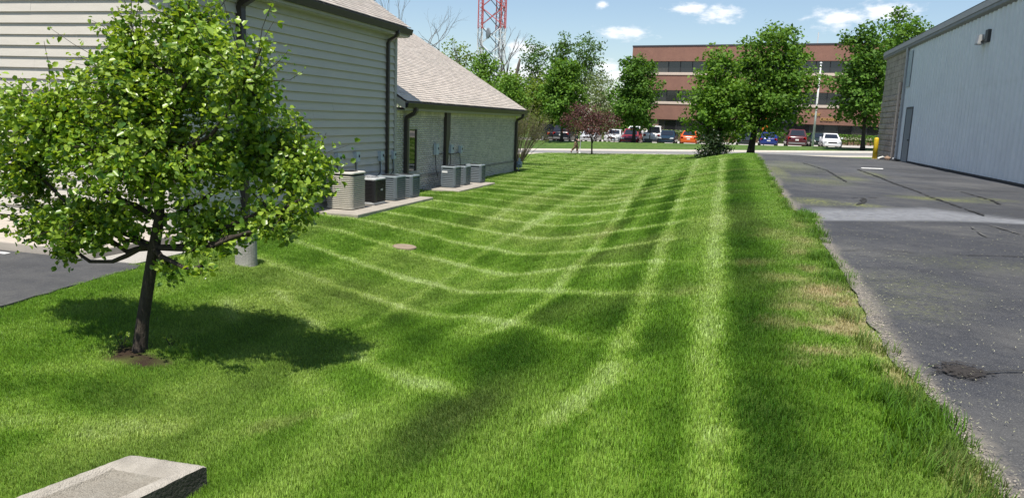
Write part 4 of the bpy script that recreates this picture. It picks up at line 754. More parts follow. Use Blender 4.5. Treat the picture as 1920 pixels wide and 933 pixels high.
mid_tree('leafy_tree', 'bright green tree just above the low end of the wing roof', -24.1, 80, -24.4, .8, 7.3, 3.1, LB, 46, ntip=520, per=13, tipr=.3, leaf=.32, taper=.5, group='trees beyond the office roof')
mid_tree('leafy_tree', 'low light green tree left of the rounded tree by the black SUV', -20.8, 84, -21.0, .6, 7.2, 2.6, LY, 47, ntip=460, per=12, tipr=.3, leaf=.32, taper=.4, group='trees beyond the office roof')
mid_tree('leafy_tree', 'yellow-green tree low behind the brick wing roof edge', -27.0, 92, -27.2, .6, 8.0, 2.9, LY, 52, ntip=420, per=12, tipr=.3, leaf=.34, taper=.4, group='trees beyond the office roof')
mid_tree('willow_tree', 'pale feathery tree between the two rounded dark trees', -17.5, 100, -17.6, 1.0, 9.0, 2.9, LW, 48, ntip=380, per=10, tipr=.36, leaf=.34, tr=.13, taper=.4, group='trees beyond the car park', bm=BARKG, droop=2.0, wid=.4)
mid_tree('leafy_tree', 'dull green tree behind the purple tree and silver car', -14.2, 104, -14.0, .5, 6.2, 2.3, LB, 49, ntip=380, per=11, tipr=.34, leaf=.36, group='trees beyond the car park')
mid_tree('conifer_tree', 'small dark conifer between the snag and the poplars', -34.7, 120, -34.7, 2.0, 8.6, 1.5, LC, 50, ntip=220, per=11, tipr=.25, leaf=.4, taper=1.0, group='trees beyond the office roof', wid=.3)
tree('bright_bush', 'bright yellow-green bush behind the dark pickup', (-18.6, 83.5, tz(-18.6, 83.5)), [(-18.6, 83.5, 1.2)], .08, [(-19.2, 83.5, 1.9, 1.2, .8, 1.0), (-18.2, 83.5, 2.2, 1.0, .8, .9), (-20.2, 83.5, 1.6, 1.0, .8, .8), (-17.2, 83.5, 1.4, .9, .8, .8)], 110, 12, .25, .25, LY, cat='bush', seed=51)
# distant wood seen as one mass between and behind them
rng = np.random.default_rng(77); Pw = []
for k in range(46):
    a = k / 45; x = -95 + 88 * a; y = 150 + 18 * math.sin(k * 1.7); h = rng.uniform(5.5, 8.5) * (1.15 if k % 5 else .8); c = np.array((x, y, h * .5)); d = rng.normal(size=(330, 3)); d /= np.linalg.norm(d, axis=1)[:, None]; Pw.append(c + d * rng.random((330, 1)) ** .4 * np.array((2.6, 2.4, h * .55)))
V, F = leaf_arrays(np.concatenate(Pw), .75, rng, .4, quad=True); props(arr_obj('distant_wood', V, F, leaf_mat('wood_leaf', (.07, .12, .035), (.13, .18, .06), trans=.3)), 'hazy green wood far behind the car park', 'wood', kind='stuff')
# bare trees
def bare(name, label, base, h, r0, seed, spread=.5, depth=5, lean=(0, 0), fork=.3, group='bare trees'):
    rng = np.random.default_rng(seed); t = thing(name, label, 'tree', base, group=group); tk = MB(); br = MB()
    def grow(p, d, L_, r, lev):
        P = [p]; n = 4; dd = d.copy()
        for i in range(n):
            dd = dd + rng.normal(size=3) * .11; dd[2] += .03; dd /= np.linalg.norm(dd); P.append(P[-1] + dd * L_ / n)
        (tk if lev == 0 else br).tube([tuple(q) for q in P], [r * (1 - .42 * i / n) for i in range(n + 1)], 6 if lev < 2 else 4, cap=False)
        if lev >= depth: return
        for c in range(2 if lev < 3 else rng.integers(2, 4)):
            a = rng.normal(size=3); a -= dd * (a @ dd); a /= np.linalg.norm(a); a[1] *= .6; nd = dd + a * spread * rng.uniform(.6, 1.2); nd /= np.linalg.norm(nd); s = P[-1] if c < 2 else P[2]
            grow(s, nd, L_ * rng.uniform(.55, .8), r * .55, lev + 1)
    grow(np.array(base, float) - np.array((0, 0, .2)), np.array((lean[0], lean[1], 1.0)), h * fork, r0, 0); tk.build('trunk', BARKG, t, smooth=True, recalc=False)
    if br.v: br.build('branches', BARKG, t, smooth=True, recalc=False)
    return t
bare('bare_tree', 'bare branching tree above the ridge of the brick wing', (-29.4, 78, tz(-29.4, 78)), 10.6, .24, 61, .5, 5, fork=.42)
bare('bare_tree', 'thin bare treetop nearest the main roof ridge', (-44.4, 90, tz(-44.4, 90)), 13.5, .2, 62, .35, 5, fork=.55)
bare('bare_tree', 'bare treetop standing between the other two above the main roof', (-42.2, 90, tz(-42.2, 90)), 14.2, .2, 63, .35, 5, fork=.52)
bare('bare_tree', 'bare forked treetop just right of the main roof', (-39.2, 90, tz(-39.2, 90)), 13.0, .2, 64, .36, 5, fork=.5)
bare('bare_tree', 'bare tree in front of the left side of the tower', (-31.1, 100, tz(-31.1, 100)), 10.2, .3, 65, .28, 5, fork=.55, lean=(-.05, 0))
bare('bare_tree', 'bare forked tree in front of the right leg of the tower', (-29.9, 98, tz(-29.9, 98)), 10.2, .3, 66, .3, 5, fork=.5)
mb = MB(); t = thing('dead_snag', 'broken leaning dead trunk right of the tower', 'tree', (-28.6, 96, tz(-28.6, 96)), group='bare trees'); mb.tube([(-28.8, 96, -.3), (-28.6, 96, 4), (-28.2, 96, 7.2), (-27.75, 96, 9.2), (-27.6, 96, 10.0)], [.3, .27, .22, .2, .1], 8).build('trunk', BARKG, t, smooth=True); MB().tube([(-28.3, 96, 6.5), (-27.2, 96, 7.3), (-26.5, 96, 7.9)], [.07, .04, .01], 5).build('branch', BARKG, t)
# many-stemmed shrub behind the wing
def vase_shrub():
    rng = np.random.default_rng(70); bx, by = -10.85, 38.0; z0 = tz(bx, by); t = thing('vase_shrub', 'vase-shaped shrub of many thin stems behind the brick wing', 'shrub', (bx, by, z0)); st = MB(); P = []
    for k in range(75):
        a = rng.uniform(0, 6.28); q = rng.random() ** .6; ex = bx + .55 + 1.15 * q * math.cos(a); ey = by + .9 * q * math.sin(a); ez = z0 + rng.uniform(2.0, 3.2) * (1 - .25 * q); m1 = ((bx * .6 + ex * .4) + .1 * math.cos(a), by * .55 + ey * .45, z0 + ez * .45)
        st.tube([(bx + .12 * math.cos(a), by + .12 * math.sin(a), z0 - .05), m1, (ex, ey, ez)], [.016, .012, .004], 4, cap=False)
        for s in range(3):
            e = (ex + rng.normal() * .2, ey + rng.normal() * .2, ez + rng.uniform(-.3, .3)); st.tube([tuple((np.array(m1) + np.array((ex, ey, ez))) / 2), e], [.007, .003], 4, cap=False); P.append(e); P.append(tuple((np.array(e) * .6 + np.array(m1) * .4)))
    st.build('stems', mat('shrub_stem', (.20, .165, .12), (.12, .1, .07), 12, .9), t, recalc=False)
    P = np.repeat(np.array(P), 7, 0) + rng.normal(size=(len(P) * 7, 3)) * .1; V, F = leaf_arrays(P, .06, rng, .4, quad=True); arr_obj('leaves', V, F, leaf_mat('shrub_pale_leaf', (.12, .15, .035), (.2, .2, .07), trans=.4), t)
vase_shrub()
# ------------------------------------------------------------------ metal warehouse on the right
XW = 7.72
METAL = mat('wall_metal', (.70, .725, .72), (.63, .655, .655), 2.0, .55, spec=.4, bump=.05, blotch=(.8, (.6, .62, .62), .5)); DTRIM = mat('eave_trim', (.20, .20, .195), (.15, .15, .15), 4, .5)
wh = thing('metal_warehouse', 'pale grey corrugated metal warehouse with a block corner, right of the asphalt', 'building', (XW, 42.2, 1.05))
MB().box(XW + .03, 30, 14.0, 48.1, .7, 6.55).build('core_wall', mat('dark_gap', (.05, .05, .05), None, 5, .9), wh)
def panel_mesh(hgt):
    mb = MB(); prof = []
    for k in range(2):
        y = k * .45; prof += [(y, 0), (y + .15, 0), (y + .23, -.05), (y + .34, -.05), (y + .42, 0)]
    prof += [(.9, 0), (.905, -.006)]; P = []
    for z in (0, hgt):
        for y, x in prof: P.append((x, y, z))
    n = len(prof); mb.add(P, [(i, i + 1, i + 1 + n, i + n) for i in range(n - 1)]); return mb
p0 = None; y = 42.2 - .9; kk = 0
while y > 15:
    if p0 is None: p0 = panel_mesh(2.98).build('wall_panel', METAL, wh, org=(0, 0, 0), recalc=False); p1 = panel_mesh(2.42).build('wall_panel', METAL, wh, org=(0, 0, 0), recalc=False); oo = (p0, p1)
    else:
        oo = (p0.copy(), p1.copy())
        for o in oo: COL.objects.link(o)
    oo[0].location = (random.uniform(-.003, .003), y - 42.2, .07 + random.uniform(-.01, .01)); oo[1].location = (-.009 + random.uniform(-.002, .002), y - 42.2, 3.01 + random.uniform(-.01, .01)); y -= .9; kk += 1
BL = []; blockm = mat('split_block', (.56, .46, .37), (.36, .29, .23), 9, .95, bump=1.0, bscale=40, island=.2, blotch=(2.0, (.17, .14, .115), .5))
rr_ = np.random.default_rng(6)
for v in range(5):
    mb = MB(); n = 5; P = []; rough = .03 if v < 3 else .002
    for j in range(n + 1):
        for i_ in range(n + 1): e = 0 if i_ in (0, n) or j in (0, n) else 1; P.append((-.02 - e * (rough * .7 + abs(rr_.normal(0, rough))), .386 * i_ / n, .279 * j / n))
    k0 = (n + 1) ** 2; P += [(.05, 0, 0), (.05, .392, 0), (.05, .392, .285), (.05, 0, .285)]; F_ = [(j * (n + 1) + i_, j * (n + 1) + i_ + 1, (j + 1) * (n + 1) + i_ + 1, (j + 1) * (n + 1) + i_) for j in range(n) for i_ in range(n)]
    c = (0, n, n * (n + 1) + n, n * (n + 1)); F_ += [tuple([k0] + list(range(0, n + 1)) + [k0 + 1]), tuple([k0 + 3] + [n * (n + 1) + i_ for i_ in range(n + 1)] + [k0 + 2]), tuple([k0] + [j * (n + 1) for j in range(n + 1)] + [k0 + 3]), tuple([k0 + 1] + [j * (n + 1) + n for j in range(n + 1)] + [k0 + 2])]
    mb.add(P, F_); me = bpy.data.meshes.new('block'); me.from_pydata(P, [], F_); bm = bmesh.new(); bm.from_mesh(me); bmesh.ops.recalc_face_normals(bm, faces=bm.faces); bm.to_mesh(me); bm.free(); me.materials.append(blockm); BL.append(me)
bwall = MB().box(XW + .0, XW + .029, 42.2, 48.1, .7, 6.5).build('block_wall', mat('block_mortar', (.2, .18, .16), None, 20, .95), wh)
for row in range(19):
    y = 42.22 + (0 if row % 2 else -.2)
    for c in range(16):
        ya = y + c * .4
        if ya < 42.1 or ya + .39 > 48.12: continue
        o = bpy.data.objects.new('block', BL[random.randint(0, 2) if row < 12 else random.randint(3, 4)]); COL.objects.link(o); o.parent = bwall; o.location = (XW - wh.location.x - .002, ya - 42.2, .82 + row * .296 - 1.05)
for row in range(19):
    if row % 2 == 0:
        for ya in (42.2, ):
            pass
MB().prism([(XW - .15, 6.5), (XW - .15, 6.82), (XW - .11, 6.87), (XW + .2, 6.9), (XW + .2, 6.42), (XW - .06, 6.42), (XW - .13, 6.46)], 13.5, 48.35).build('eave_trim', DTRIM, wh)
MB().prism([(XW - .175, 6.62), (XW - .16, 6.84), (XW - .153, 6.84), (XW - .153, 6.62)], 13.4, 48.4).build('gutter_face', mat('gutter_face', (.28, .275, .26), None, 4, .5), wh)
MB().add([(XW - .1, 13.5, 6.905), (XW - .1, 48.35, 6.905), (24, 48.35, 8.2), (24, 13.5, 8.2)], [(0, 1, 2, 3)]).build('roof', mat('metal_roof', (.45, .45, .44), None, 4, .4), wh)
df = MB(); df.box(XW - .09, XW - .03, 39.35, 39.43, 1.06, 3.62); df.box(XW - .09, XW - .03, 40.67, 40.75, 1.06, 3.62); df.box(XW - .09, XW - .03, 39.43, 40.67, 3.54, 3.62)
dr = MB().box(XW - .075, XW - .04, 39.43, 40.67, 1.07, 3.54).build('door', mat('door_grey', (.20, .235, .27), (.17, .2, .23), 3, .5), wh); df.build('door_frame', mat('frame_dark', (.1, .11, .12), None, 4, .5), dr); MB().box(XW - .12, XW - .075, 39.5, 39.56, 2.05, 2.12).build('handle', mat('dark_steel', (.08, .08, .075), None, 12, .6), dr)
MB().tube([(XW - .12, 41.95, 6.5), (XW - .12, 41.95, 6.3), (XW - .1, 41.95, 6.1), (XW - .1, 41.95, 1.2), (XW - .2, 41.95, 1.1)], .06, 8).build('downspout', mat('downspout_grey', (.40, .41, .41), None, 5, .5), wh)
MB().tube([(XW - .11, 42.75, 4.9), (XW - .11, 42.75, 1.15), (XW - .25, 42.75, 1.1)], .075, 8).build('drain_pipe', mat('beige_pipe', (.52, .43, .35), None, 8, .6), wh)
MB().box(XW - .062, XW - .028, 14.5, 42.2, 1.06, 1.13).build('base_flashing', mat('flashing_dark', (.03, .03, .03), (.08, .07, .06), 9, .8), wh)
MB().box(XW - .072, XW - .067, 40.9, 41.75, 4.6, 6.3).build('patch_sheet', mat('patch_sheet', (.47, .52, .54), None, 3, .5), wh)
t = thing('flood_light', 'dark flood light on an arm high on the metal wall', 'wall light', (XW, 29.3, 5.6)); DK = mat('lamp_dark', (.03, .03, .03), (.05, .05, .05), 9, .5)
MB().box(XW - .16, XW - .04, 28.95, 29.25, 5.45, 5.85).build('back_box', DK, t, bevel=.01); MB().tube([(XW - .12, 29.15, 5.55), (XW - .18, 29.5, 5.5)], .035, 6).build('arm', DK, t)
MB().loft([[(XW - .2 + dx, 29.62 + dy, zz) for dx, dy in ((-.1, -.17), (.1, -.17), (.1, .17), (-.1, .17))] for zz in (5.42, 5.46)] + [[(XW - .18 + dx, 29.62 + dy, 5.74) for dx, dy in ((-.07, -.12), (.07, -.12), (.07, .12), (-.07, .12))]]).build('lamp_head', mat('lamp_grey', (.3, .3, .29), None, 9, .4), t)
t = thing('bollard', 'yellow steel bollard at the warehouse corner', 'bollard', (7.1, 44.6, 1.0)); YEL = mat('yellow_paint', (.72, .50, .015), (.6, .4, .02), 6, .5, blotch=(6, (.45, .3, .03), .5))
MB().tube([(7.1, 44.6, .85), (7.1, 44.6, 2.02), (7.1, 44.6, 2.09), (7.1, 44.6, 2.12)], [.12, .12, .1, .04], 14).build('post', YEL, t, smooth=True); MB().tube([(7.1, 44.6, .9), (7.1, 44.6, .99)], .17, 14).build('footing', CONCG, t)
props(MB().tube([(7.35, 43.1, 1.1), (7.2, 42.9, 1.16), (7.0, 42.7, 1.1), (6.9, 42.2, 1.09)], .05, 8).build('loose_pipe', mat('white_plastic', (.75, .75, .72), None, 8, .4), smooth=True), 'loose white plastic pipe elbow on the ground at the block corner', 'pipe')
props(MB().loft([[(7.35 + s_ * math.cos(R(a)) * .14, 42.45 + s_ * math.sin(R(a)) * .12, 1.04 + zz) for a in range(0, 360, 45)] for zz, s_ in ((0, .9), (.08, 1.05), (.16, .7), (.19, .2))]).build('rock', mat('rock_brown', (.33, .22, .15), (.2, .14, .1), 9, .95, bump=.6)), 'brown rock lying beside the white pipe elbow', 'rock')

# ------------------------------------------------------------------ road, kerb, car park
xs = np.linspace(-150, 120, 181)
def strip(name, y0, y1, dz, m, zfun, kind='structure', thick=0.0):
    V, F = grid_mesh(xs, np.array([y0, y1]) if not thick else np.array([y0, y0 + .001, y1 - .001, y1]), lambda X, Y: zfun(X) + dz - (thick * ((Y == y0) | (Y == y1)) if thick else 0)); o = arr_obj(name, V, [F], m); return props(o, kind=kind)
strip('road', 58.55, 66.6, .0, mat('road_asphalt', (.20, .195, .19), (.25, .245, .235), 1.5, .9, blotch=(.3, (.17, .165, .16), .5)), road_z)
strip('kerb', 66.6, 67.7, .12, mat('kerb_concrete', (.52, .475, .41), (.44, .40, .35), 3, .9), road_z, thick=.3)
strip('near_kerb', 58.0, 58.55, .05, mat('kerb_concrete', (.5, .46, .4)), road_z, thick=.2)
strip('car_park', 77.4, 99, .03, mat('lot_concrete', (.46, .43, .38), (.38, .355, .32), 1.2, .9), lambda X: bank_z(X) - .3)
# ------------------------------------------------------------------ brick office block far off
P0 = (-14.96, 108.45, 0.0); rzb = math.atan2(-.2095, .978)
rb_ = thing('brick_office_block', 'three-storey red brick office block with dark ribbon windows behind the car park', 'building', P0, rz=rzb); ORI[rb_] = Vector()
RB = mat('red_brick', (.275, .142, .105), (.225, .115, .088), 1.5, .9, bump=.1, blotch=(.5, (.21, .11, .085), .5)); BAND = mat('pale_band', (.62, .50, .42), (.55, .45, .38), 2, .8); DG = glass_mat('dark_glass', (.012, .012, .016), .12); DGS = [DG, DG, glass_mat('blind_glass', (.045, .042, .04), .2), glass_mat('hazy_glass', (.025, .026, .03), .15)]; rwin = random.Random(12); MUL = mat('mullion', (.03, .03, .032), None, 5, .5); COP = mat('coping', (.05, .05, .06), None, 5, .5)
UL = 46.0
MB().box(.3, UL, .55, 24, -.6, 12.6).build('core', mat('inner_dark', (.03, .028, .03), None, 4, .9), rb_)
for (z0, z1) in ((-.6, 1.34), (3.05, 5.13), (6.98, 9.01), (10.83, 12.75)):
    for (u0, u1) in ((0, 20.2), (22.4, UL)): MB().box(u0, u1, 0, .6 if u0 else 24, z0, z1).build('brick_band', RB, rb_)
for (z0, z1) in ((1.34, 1.66), (5.13, 5.47), (9.01, 9.36)):
    for (u0, u1) in ((-.04, 20.24), (22.36, UL)): MB().box(u0, u1, -.08, .54, z0, z1).build('sill_band', BAND, rb_)
MB().box(-.05, UL + .05, -.05, 24.1, 12.752, 12.95).build('coping', COP, rb_)
for (z0, z1) in ((1.66, 3.05), (5.47, 6.98), (9.36, 10.83)):
    for (u0, u1) in ((.2, 20.2), (22.4, UL)):
        u = u0
        while u < u1 - .4:
            ue = min(u + 1.65, u1); w_ = MB().box(u + .05, ue - .05, .36, .40, z0 + .02, z1 - .02).build('window', rwin.choice(DGS), rb_); MB().box(ue - .05, ue + .05, .3, .42, z0, z1).build('mullion', MUL, w_); u = ue
for u in (20.2, 21.3):
    for z in (3.05, 5.3, 7.5, 9.7): MB().box(u + .04, u + 1.06, .3, .36, z + .04, z + 2.16).build('window', glass_mat('blue_glass', (.012, .016, .03), .15), rb_)
MB().box(2.9, 4.3, .28, .35, -.5, 3.0).build('door_panel', mat('tan_panel', (.28, .2, .15), None, 3, .8), rb_)
MB().tube([(23.6, 3, 12.95), (23.6, 3, 14.6)], .07, 6).build('roof_aerial', mat('white_pole', (.75, .75, .74), None, 5, .5), rb_)
GOLD = mat('gold_letters', (.62, .40, .13), None, 8, .4)
for txt, u, z, s in (('PARK', 24.05, 4.12, .5), ('CROSSING', 25.2, 3.55, .5)):
    cu = bpy.data.curves.new('letters', 'FONT'); cu.body = txt; cu.size = s; cu.extrude = .04; cu.shear = .15; cu.space_character = 1.0; tmp = bpy.data.objects.new('tmp', cu); COL.objects.link(tmp); bpy.context.view_layer.update()
    me = bpy.data.meshes.new_from_object(tmp.evaluated_get(bpy.context.evaluated_depsgraph_get())); bpy.data.objects.remove(tmp); me.materials.clear(); me.materials.append(GOLD)
    o = bpy.data.objects.new('sign_letters', me); COL.objects.link(o); o.parent = rb_; o.location = (u, -.06, z); o.rotation_euler = (R(90), 0, 0); o.scale = (.95, 1, 1)
dvec = Vector((math.cos(rzb), math.sin(rzb), 0)); nout = Vector((math.sin(rzb), -math.cos(rzb), 0))
def fac(u, out): return Vector((P0[0], P0[1], 0)) + dvec * u + nout * out
def hedge(label, u0, u1, out, h, seed, lm=LD):
    rng = np.random.default_rng(seed); n = int((u1 - u0) * 330); c = fac((u0 + u1) / 2, out); z0 = tz(c.x, c.y); t = thing('hedge', label, 'hedge', (c.x, c.y, z0), group='clipped hedges'); u = rng.uniform(u0, u1, n); w = rng.uniform(-.6, .6, n); z = h * rng.random(n) ** .55
    P = np.array([tuple(fac(a, out + b_)) for a, b_ in zip(u, w)]); P[:, 2] = z0 + z; V, F = leaf_arrays(P, .2, rng, .5, quad=True); arr_obj('foliage', V, F, lm, t)
    st = MB(); 
    for k in range(int((u1 - u0) / .6) + 1): q = fac(u0 + .3 + k * .6, out); st.tube([(q.x, q.y, z0 - .1), (q.x, q.y, z0 + h * .6)], .04, 5)
    st.build('stems', BARK, t)
hedge('clipped hedge behind the rounded tree and white pickup', 1.0, 4.6, 3, 1.35, 81); hedge('clipped hedge behind the orange car', 6.0, 13.0, 3, 1.35, 82); hedge('long clipped hedge behind the white sedan', 20.5, 36.0, 6, 1.3, 83); hedge('light green shrub row behind the blue car', 14.0, 19.5, 5, 1.4, 84, LB)
# ------------------------------------------------------------------ cars
TYRE = mat('tyre', (.012, .012, .012), None, 20, .9); RIM = mat('rim', (.35, .35, .36), None, 20, .35, metal=.6); CGL = glass_mat('car_glass', (.015, .018, .024), .06); CHROME = mat('bumper_grey', (.18, .18, .18), None, 9, .5); HL = mat('headlight', (.7, .72, .74), None, 9, .15, spec=.9); TL = mat('taillight', (.35, .01, .01), None, 9, .2); PL = mat('plate', (.7, .7, .68), None, 9, .5); BLK = mat('black_plastic', (.012, .012, .012), None, 9, .6)
def car(name, label, cat, x, y, paint, kind='sedan', away=False, dz=0.0, yaw=0.0):
    z0 = float(bank_z(x)) - .27 + dz; t = thing(name, label, cat, (x, y, z0), rz=(math.pi if away else 0) + R(yaw), group='cars in the far car park'); ORI[t] = Vector()
    pm = mat('paint_%s' % paint[0], paint[1], tuple(v * .9 for v in paint[1]), 3, .25, spec=.6); k = {'sedan': (1.0, .92, 1.44), 'suv': (1.0, 1.12, 1.78), 'pickup': (1.18, 1.12, 1.88)}[kind]; ls = k[0]; sh = k[1]; W_ = .89 if kind == 'sedan' else .96
    St = [(-2.32, .74, .40, sh * .62), (-2.22, .86, .24, sh * .74), (-1.6, .97, .2, sh * .92), (-.85, 1.0, .2, sh), (.9, 1.0, .2, sh * 1.03), (1.7, .99, .22, sh * 1.06), (2.18, .92, .26, sh * 1.02), (2.3, .84, .4, sh * .86)]
    rings = []
    for yy, w, zb, zt in St:
        w *= W_; yy *= ls; rings.append([(-w * .9, yy, zb), (-w, yy, zb + .14), (-w, yy, zb + (zt - zb) * .62), (-w * .94, yy, zt - .05), (-w * .82, yy, zt), (w * .82, yy, zt), (w * .94, yy, zt - .05), (w, yy, zb + (zt - zb) * .62), (w, yy, zb + .14), (w * .9, yy, zb)])
    MB().loft(rings).build('body', pm, t, smooth=True, org=(0, 0, 0))
    if kind == 'sedan': B0, B1, T0, T1 = -1.0, 1.8, -.2, 1.05
    elif kind == 'suv': B0, B1, T0, T1 = -1.0, 2.2, -.35, 1.95
    else: B0, B1, T0, T1 = -1.1, .75, -.5, .6
    zb, zt = sh - .01, k[2]; wb, wt = W_ * .9, W_ * .70
    def pane(nm, q): MB().add(q, [tuple(range(len(q)))]).build(nm, CGL, t, org=(0, 0, 0))
    mb = MB(); mb.loft([[(-wb, B0, zb), (wb, B0, zb), (wb, B1, zb), (-wb, B1, zb)], [(-wt, T0, zt - .06), (wt, T0, zt - .06), (wt, T1, zt - .06), (-wt, T1, zt - .06)], [(-wt * .9, T0 + .08, zt), (wt * .9, T0 + .08, zt), (wt * .9, T1 - .08, zt), (-wt * .9, T1 - .08, zt)]]); mb.build('cabin', pm, t, org=(0, 0, 0))
    def lerp(a, b_, f): return tuple(a[i] * (1 - f) + b_[i] * f for i in range(3))
    def face_pane(nm, bl_, br_, tl_, tr_, off, m=.09):
        q = [lerp(lerp(bl_, br_, m), lerp(tl_, tr_, m), .1), lerp(lerp(bl_, br_, 1 - m), lerp(tl_, tr_, 1 - m), .1), lerp(lerp(bl_, br_, 1 - m), lerp(tl_, tr_, 1 - m), .93), lerp(lerp(bl_, br_, m), lerp(tl_, tr_, m), .93)]
        pane(nm, [(p[0] + off[0], p[1] + off[1], p[2] + off[2]) for p in q])
    face_pane('windscreen', (-wb, B0, zb), (wb, B0, zb), (-wt, T0, zt - .06), (wt, T0, zt - .06), (0, -.012, .012)); face_pane('rear_window', (-wb, B1, zb), (wb, B1, zb), (-wt, T1, zt - .06), (wt, T1, zt - .06), (0, .012, .012))
    for s in (-1, 1): face_pane('side_window', (s * wb, B0 + .25, zb), (s * wb, B1 - .2, zb), (s * wt, T0, zt - .06), (s * wt, T1, zt - .06), (s * .014, 0, .006), .03)
    if kind == 'pickup': MB().box(-W_ * .8, W_ * .8, .95, 2.55, sh * 1.0, sh * 1.075).build('bed_liner', BLK, t, org=(0, 0, 0))
    for sx in (-1, 1):
        for yy in (-1.42 * ls, 1.42 * ls):
            r_ = .33 if kind == 'sedan' else .38; wv_ = MB().tube([(sx * (W_ - .2), yy, r_), (sx * (W_ + .015), yy, r_)], r_, 16).build('wheel', TYRE, t, org=(0, 0, 0)); MB().tube([(sx * (W_ + .016), yy, r_), (sx * (W_ + .024), yy, r_)], r_ * .62, 12).build('rim', RIM, wv_, org=(0, 0, 0))
        MB().box(*sorted((sx * W_ * .5, sx * W_ * .86)), -2.31 * ls, -2.2 * ls, sh * .66, sh * .80).build('headlight', HL, t, org=(0, 0, 0), bevel=.02); MB().box(*sorted((sx * W_ * .58, sx * W_ * .88)), 2.2 * ls, 2.3 * ls, sh * .70, sh * .92).build('taillight', TL, t, org=(0, 0, 0), bevel=.02)
        MB().box(*sorted((sx * W_ * 1.0, sx * (W_ + .17))), -.85, -.7, sh + .02, sh + .16).build('mirror', pm, t, org=(0, 0, 0), bevel=.02)
    MB().box(-W_ * .45, W_ * .45, -2.335 * ls, -2.28 * ls, sh * .58, sh * .70).build('grille', BLK, t, org=(0, 0, 0)); MB().box(-W_ * .8, W_ * .8, -2.34 * ls, -2.26 * ls, .3, .46).build('bumper', CHROME if kind != 'sedan' else pm, t, org=(0, 0, 0), bevel=.02); MB().box(-W_ * .8, W_ * .8, 2.24 * ls, 2.34 * ls, .36, .52).build('bumper', CHROME if kind != 'sedan' else pm, t, org=(0, 0, 0), bevel=.02)
    MB().box(-.16, .16, 2.3 * ls, 2.35 * ls, sh * .62, sh * .75).build('number_plate', PL, t, org=(0, 0, 0)); return t
car('pickup_truck', 'black pickup truck half hidden by the vase-shaped shrub', 'pickup', -20.3, 82.0, ('black', (.012, .013, .016)), 'pickup', True, yaw=35)
car('suv', 'black SUV seen from behind under the rounded tree', 'suv', -18.0, 81.5, ('navy_black', (.01, .012, .02)), 'suv', True)
car('sedan', 'pale car with dark windscreen between the black SUV and the thin trunk', 'car', -15.3, 82.2, ('pale_grey', (.45, .46, .48)), 'sedan')
car('sedan', 'silver sedan facing the lawn, left of the red car', 'car', -12.6, 81.5, ('silver', (.55, .56, .57)), 'sedan')
car('suv', 'white car roof showing behind the silver and red cars', 'car', -11.6, 90.0, ('white', (.75, .75, .75)), 'sedan', dz=.35)
car('sedan', 'dark red car facing the lawn by the rounded tree trunk', 'car', -10.85, 81.9, ('red', (.22, .015, .025)), 'suv', dz=-.25)
car('pickup_truck', 'white pickup truck left of the dark blue car', 'pickup', -8.55, 82.5, ('white2', (.72, .72, .71)), 'pickup', True)
car('sedan', 'dark blue-green car just right of the white pickup', 'car', -7.0, 81.2, ('teal', (.012, .03, .05)), 'sedan')
car('sedan', 'orange car seen from behind, left of the yellowish tree', 'car', -4.75, 81.2, ('orange', (.55, .10, .012)), 'sedan', True)
car('sedan', 'dark car behind the shrub and thick trunk', 'car', .8, 82.0, ('dark', (.02, .025, .03)), 'sedan')
car('sedan', 'blue car right of the thick tree trunk', 'car', 2.95, 81.8, ('blue', (.012, .03, .17)), 'sedan', True)
car('suv', 'maroon SUV seen from behind', 'suv', 5.55, 81.5, ('maroon', (.085, .015, .022)), 'suv', True)
car('sedan', 'white sedan facing the lawn near the white flagpole', 'car', 8.75, 81.2, ('white3', (.75, .76, .78)), 'sedan')
car('sedan', 'dark green car half hidden behind the white sedan', 'car', 8.0, 85.5, ('dkgreen', (.015, .03, .025)), 'sedan')
# ------------------------------------------------------------------ poles, signs
WP = MATS['white_pole']; zf = tz(7.0, 77.0)
t = thing('flagpole', 'tall plain white flagpole in front of the brick block', 'flagpole', (6.83, 77.2, zf)); MB().tube([(6.83, 77.2, zf - .2), (6.83, 77.2, zf + 7.7)], [.11, .07], 10).build('pole', WP, t, smooth=True); MB().tube([(6.83, 77.2, zf + 7.7), (6.83, 77.2, zf + 7.78), (6.83, 77.2, zf + 7.86), (6.83, 77.2, zf + 7.92)], [.06, .12, .12, .03], 10).build('finial', WP, t, smooth=True)
z0 = tz(-8.5, 77); t = thing('sign_post', 'dark post on a grey box in front of the white pickup', 'post', (-8.45, 77, z0)); MB().box(-8.85, -8.15, 76.7, 77.2, z0 - .1, z0 + .55).build('base_box', mat('box_dark', (.07, .075, .07), None, 6, .8), t, bevel=.02); MB().tube([(-8.4, 76.95, z0 + .55), (-8.4, 76.95, z0 + 1.95)], .05, 8).build('post', BLK, t)
z0 = tz(2.75, 84); t = thing('orange_sign', 'orange upright sign between the trees above the blue car', 'sign', (2.75, 86, z0)); OR = mat('orange_panel', (.62, .17, .015), (.5, .13, .015), 5, .6); MB().box(2.4, 3.05, 85.95, 86.0, z0 + 1.55, z0 + 2.35).build('panel', OR, t); MB().box(2.5, 2.95, 85.95, 86.0, z0 + 2.7, z0 + 3.3).build('panel', OR, t); MB().tube([(2.72, 86.05, z0), (2.72, 86.05, z0 + 3.4)], .05, 6).build('post', BLK, t)
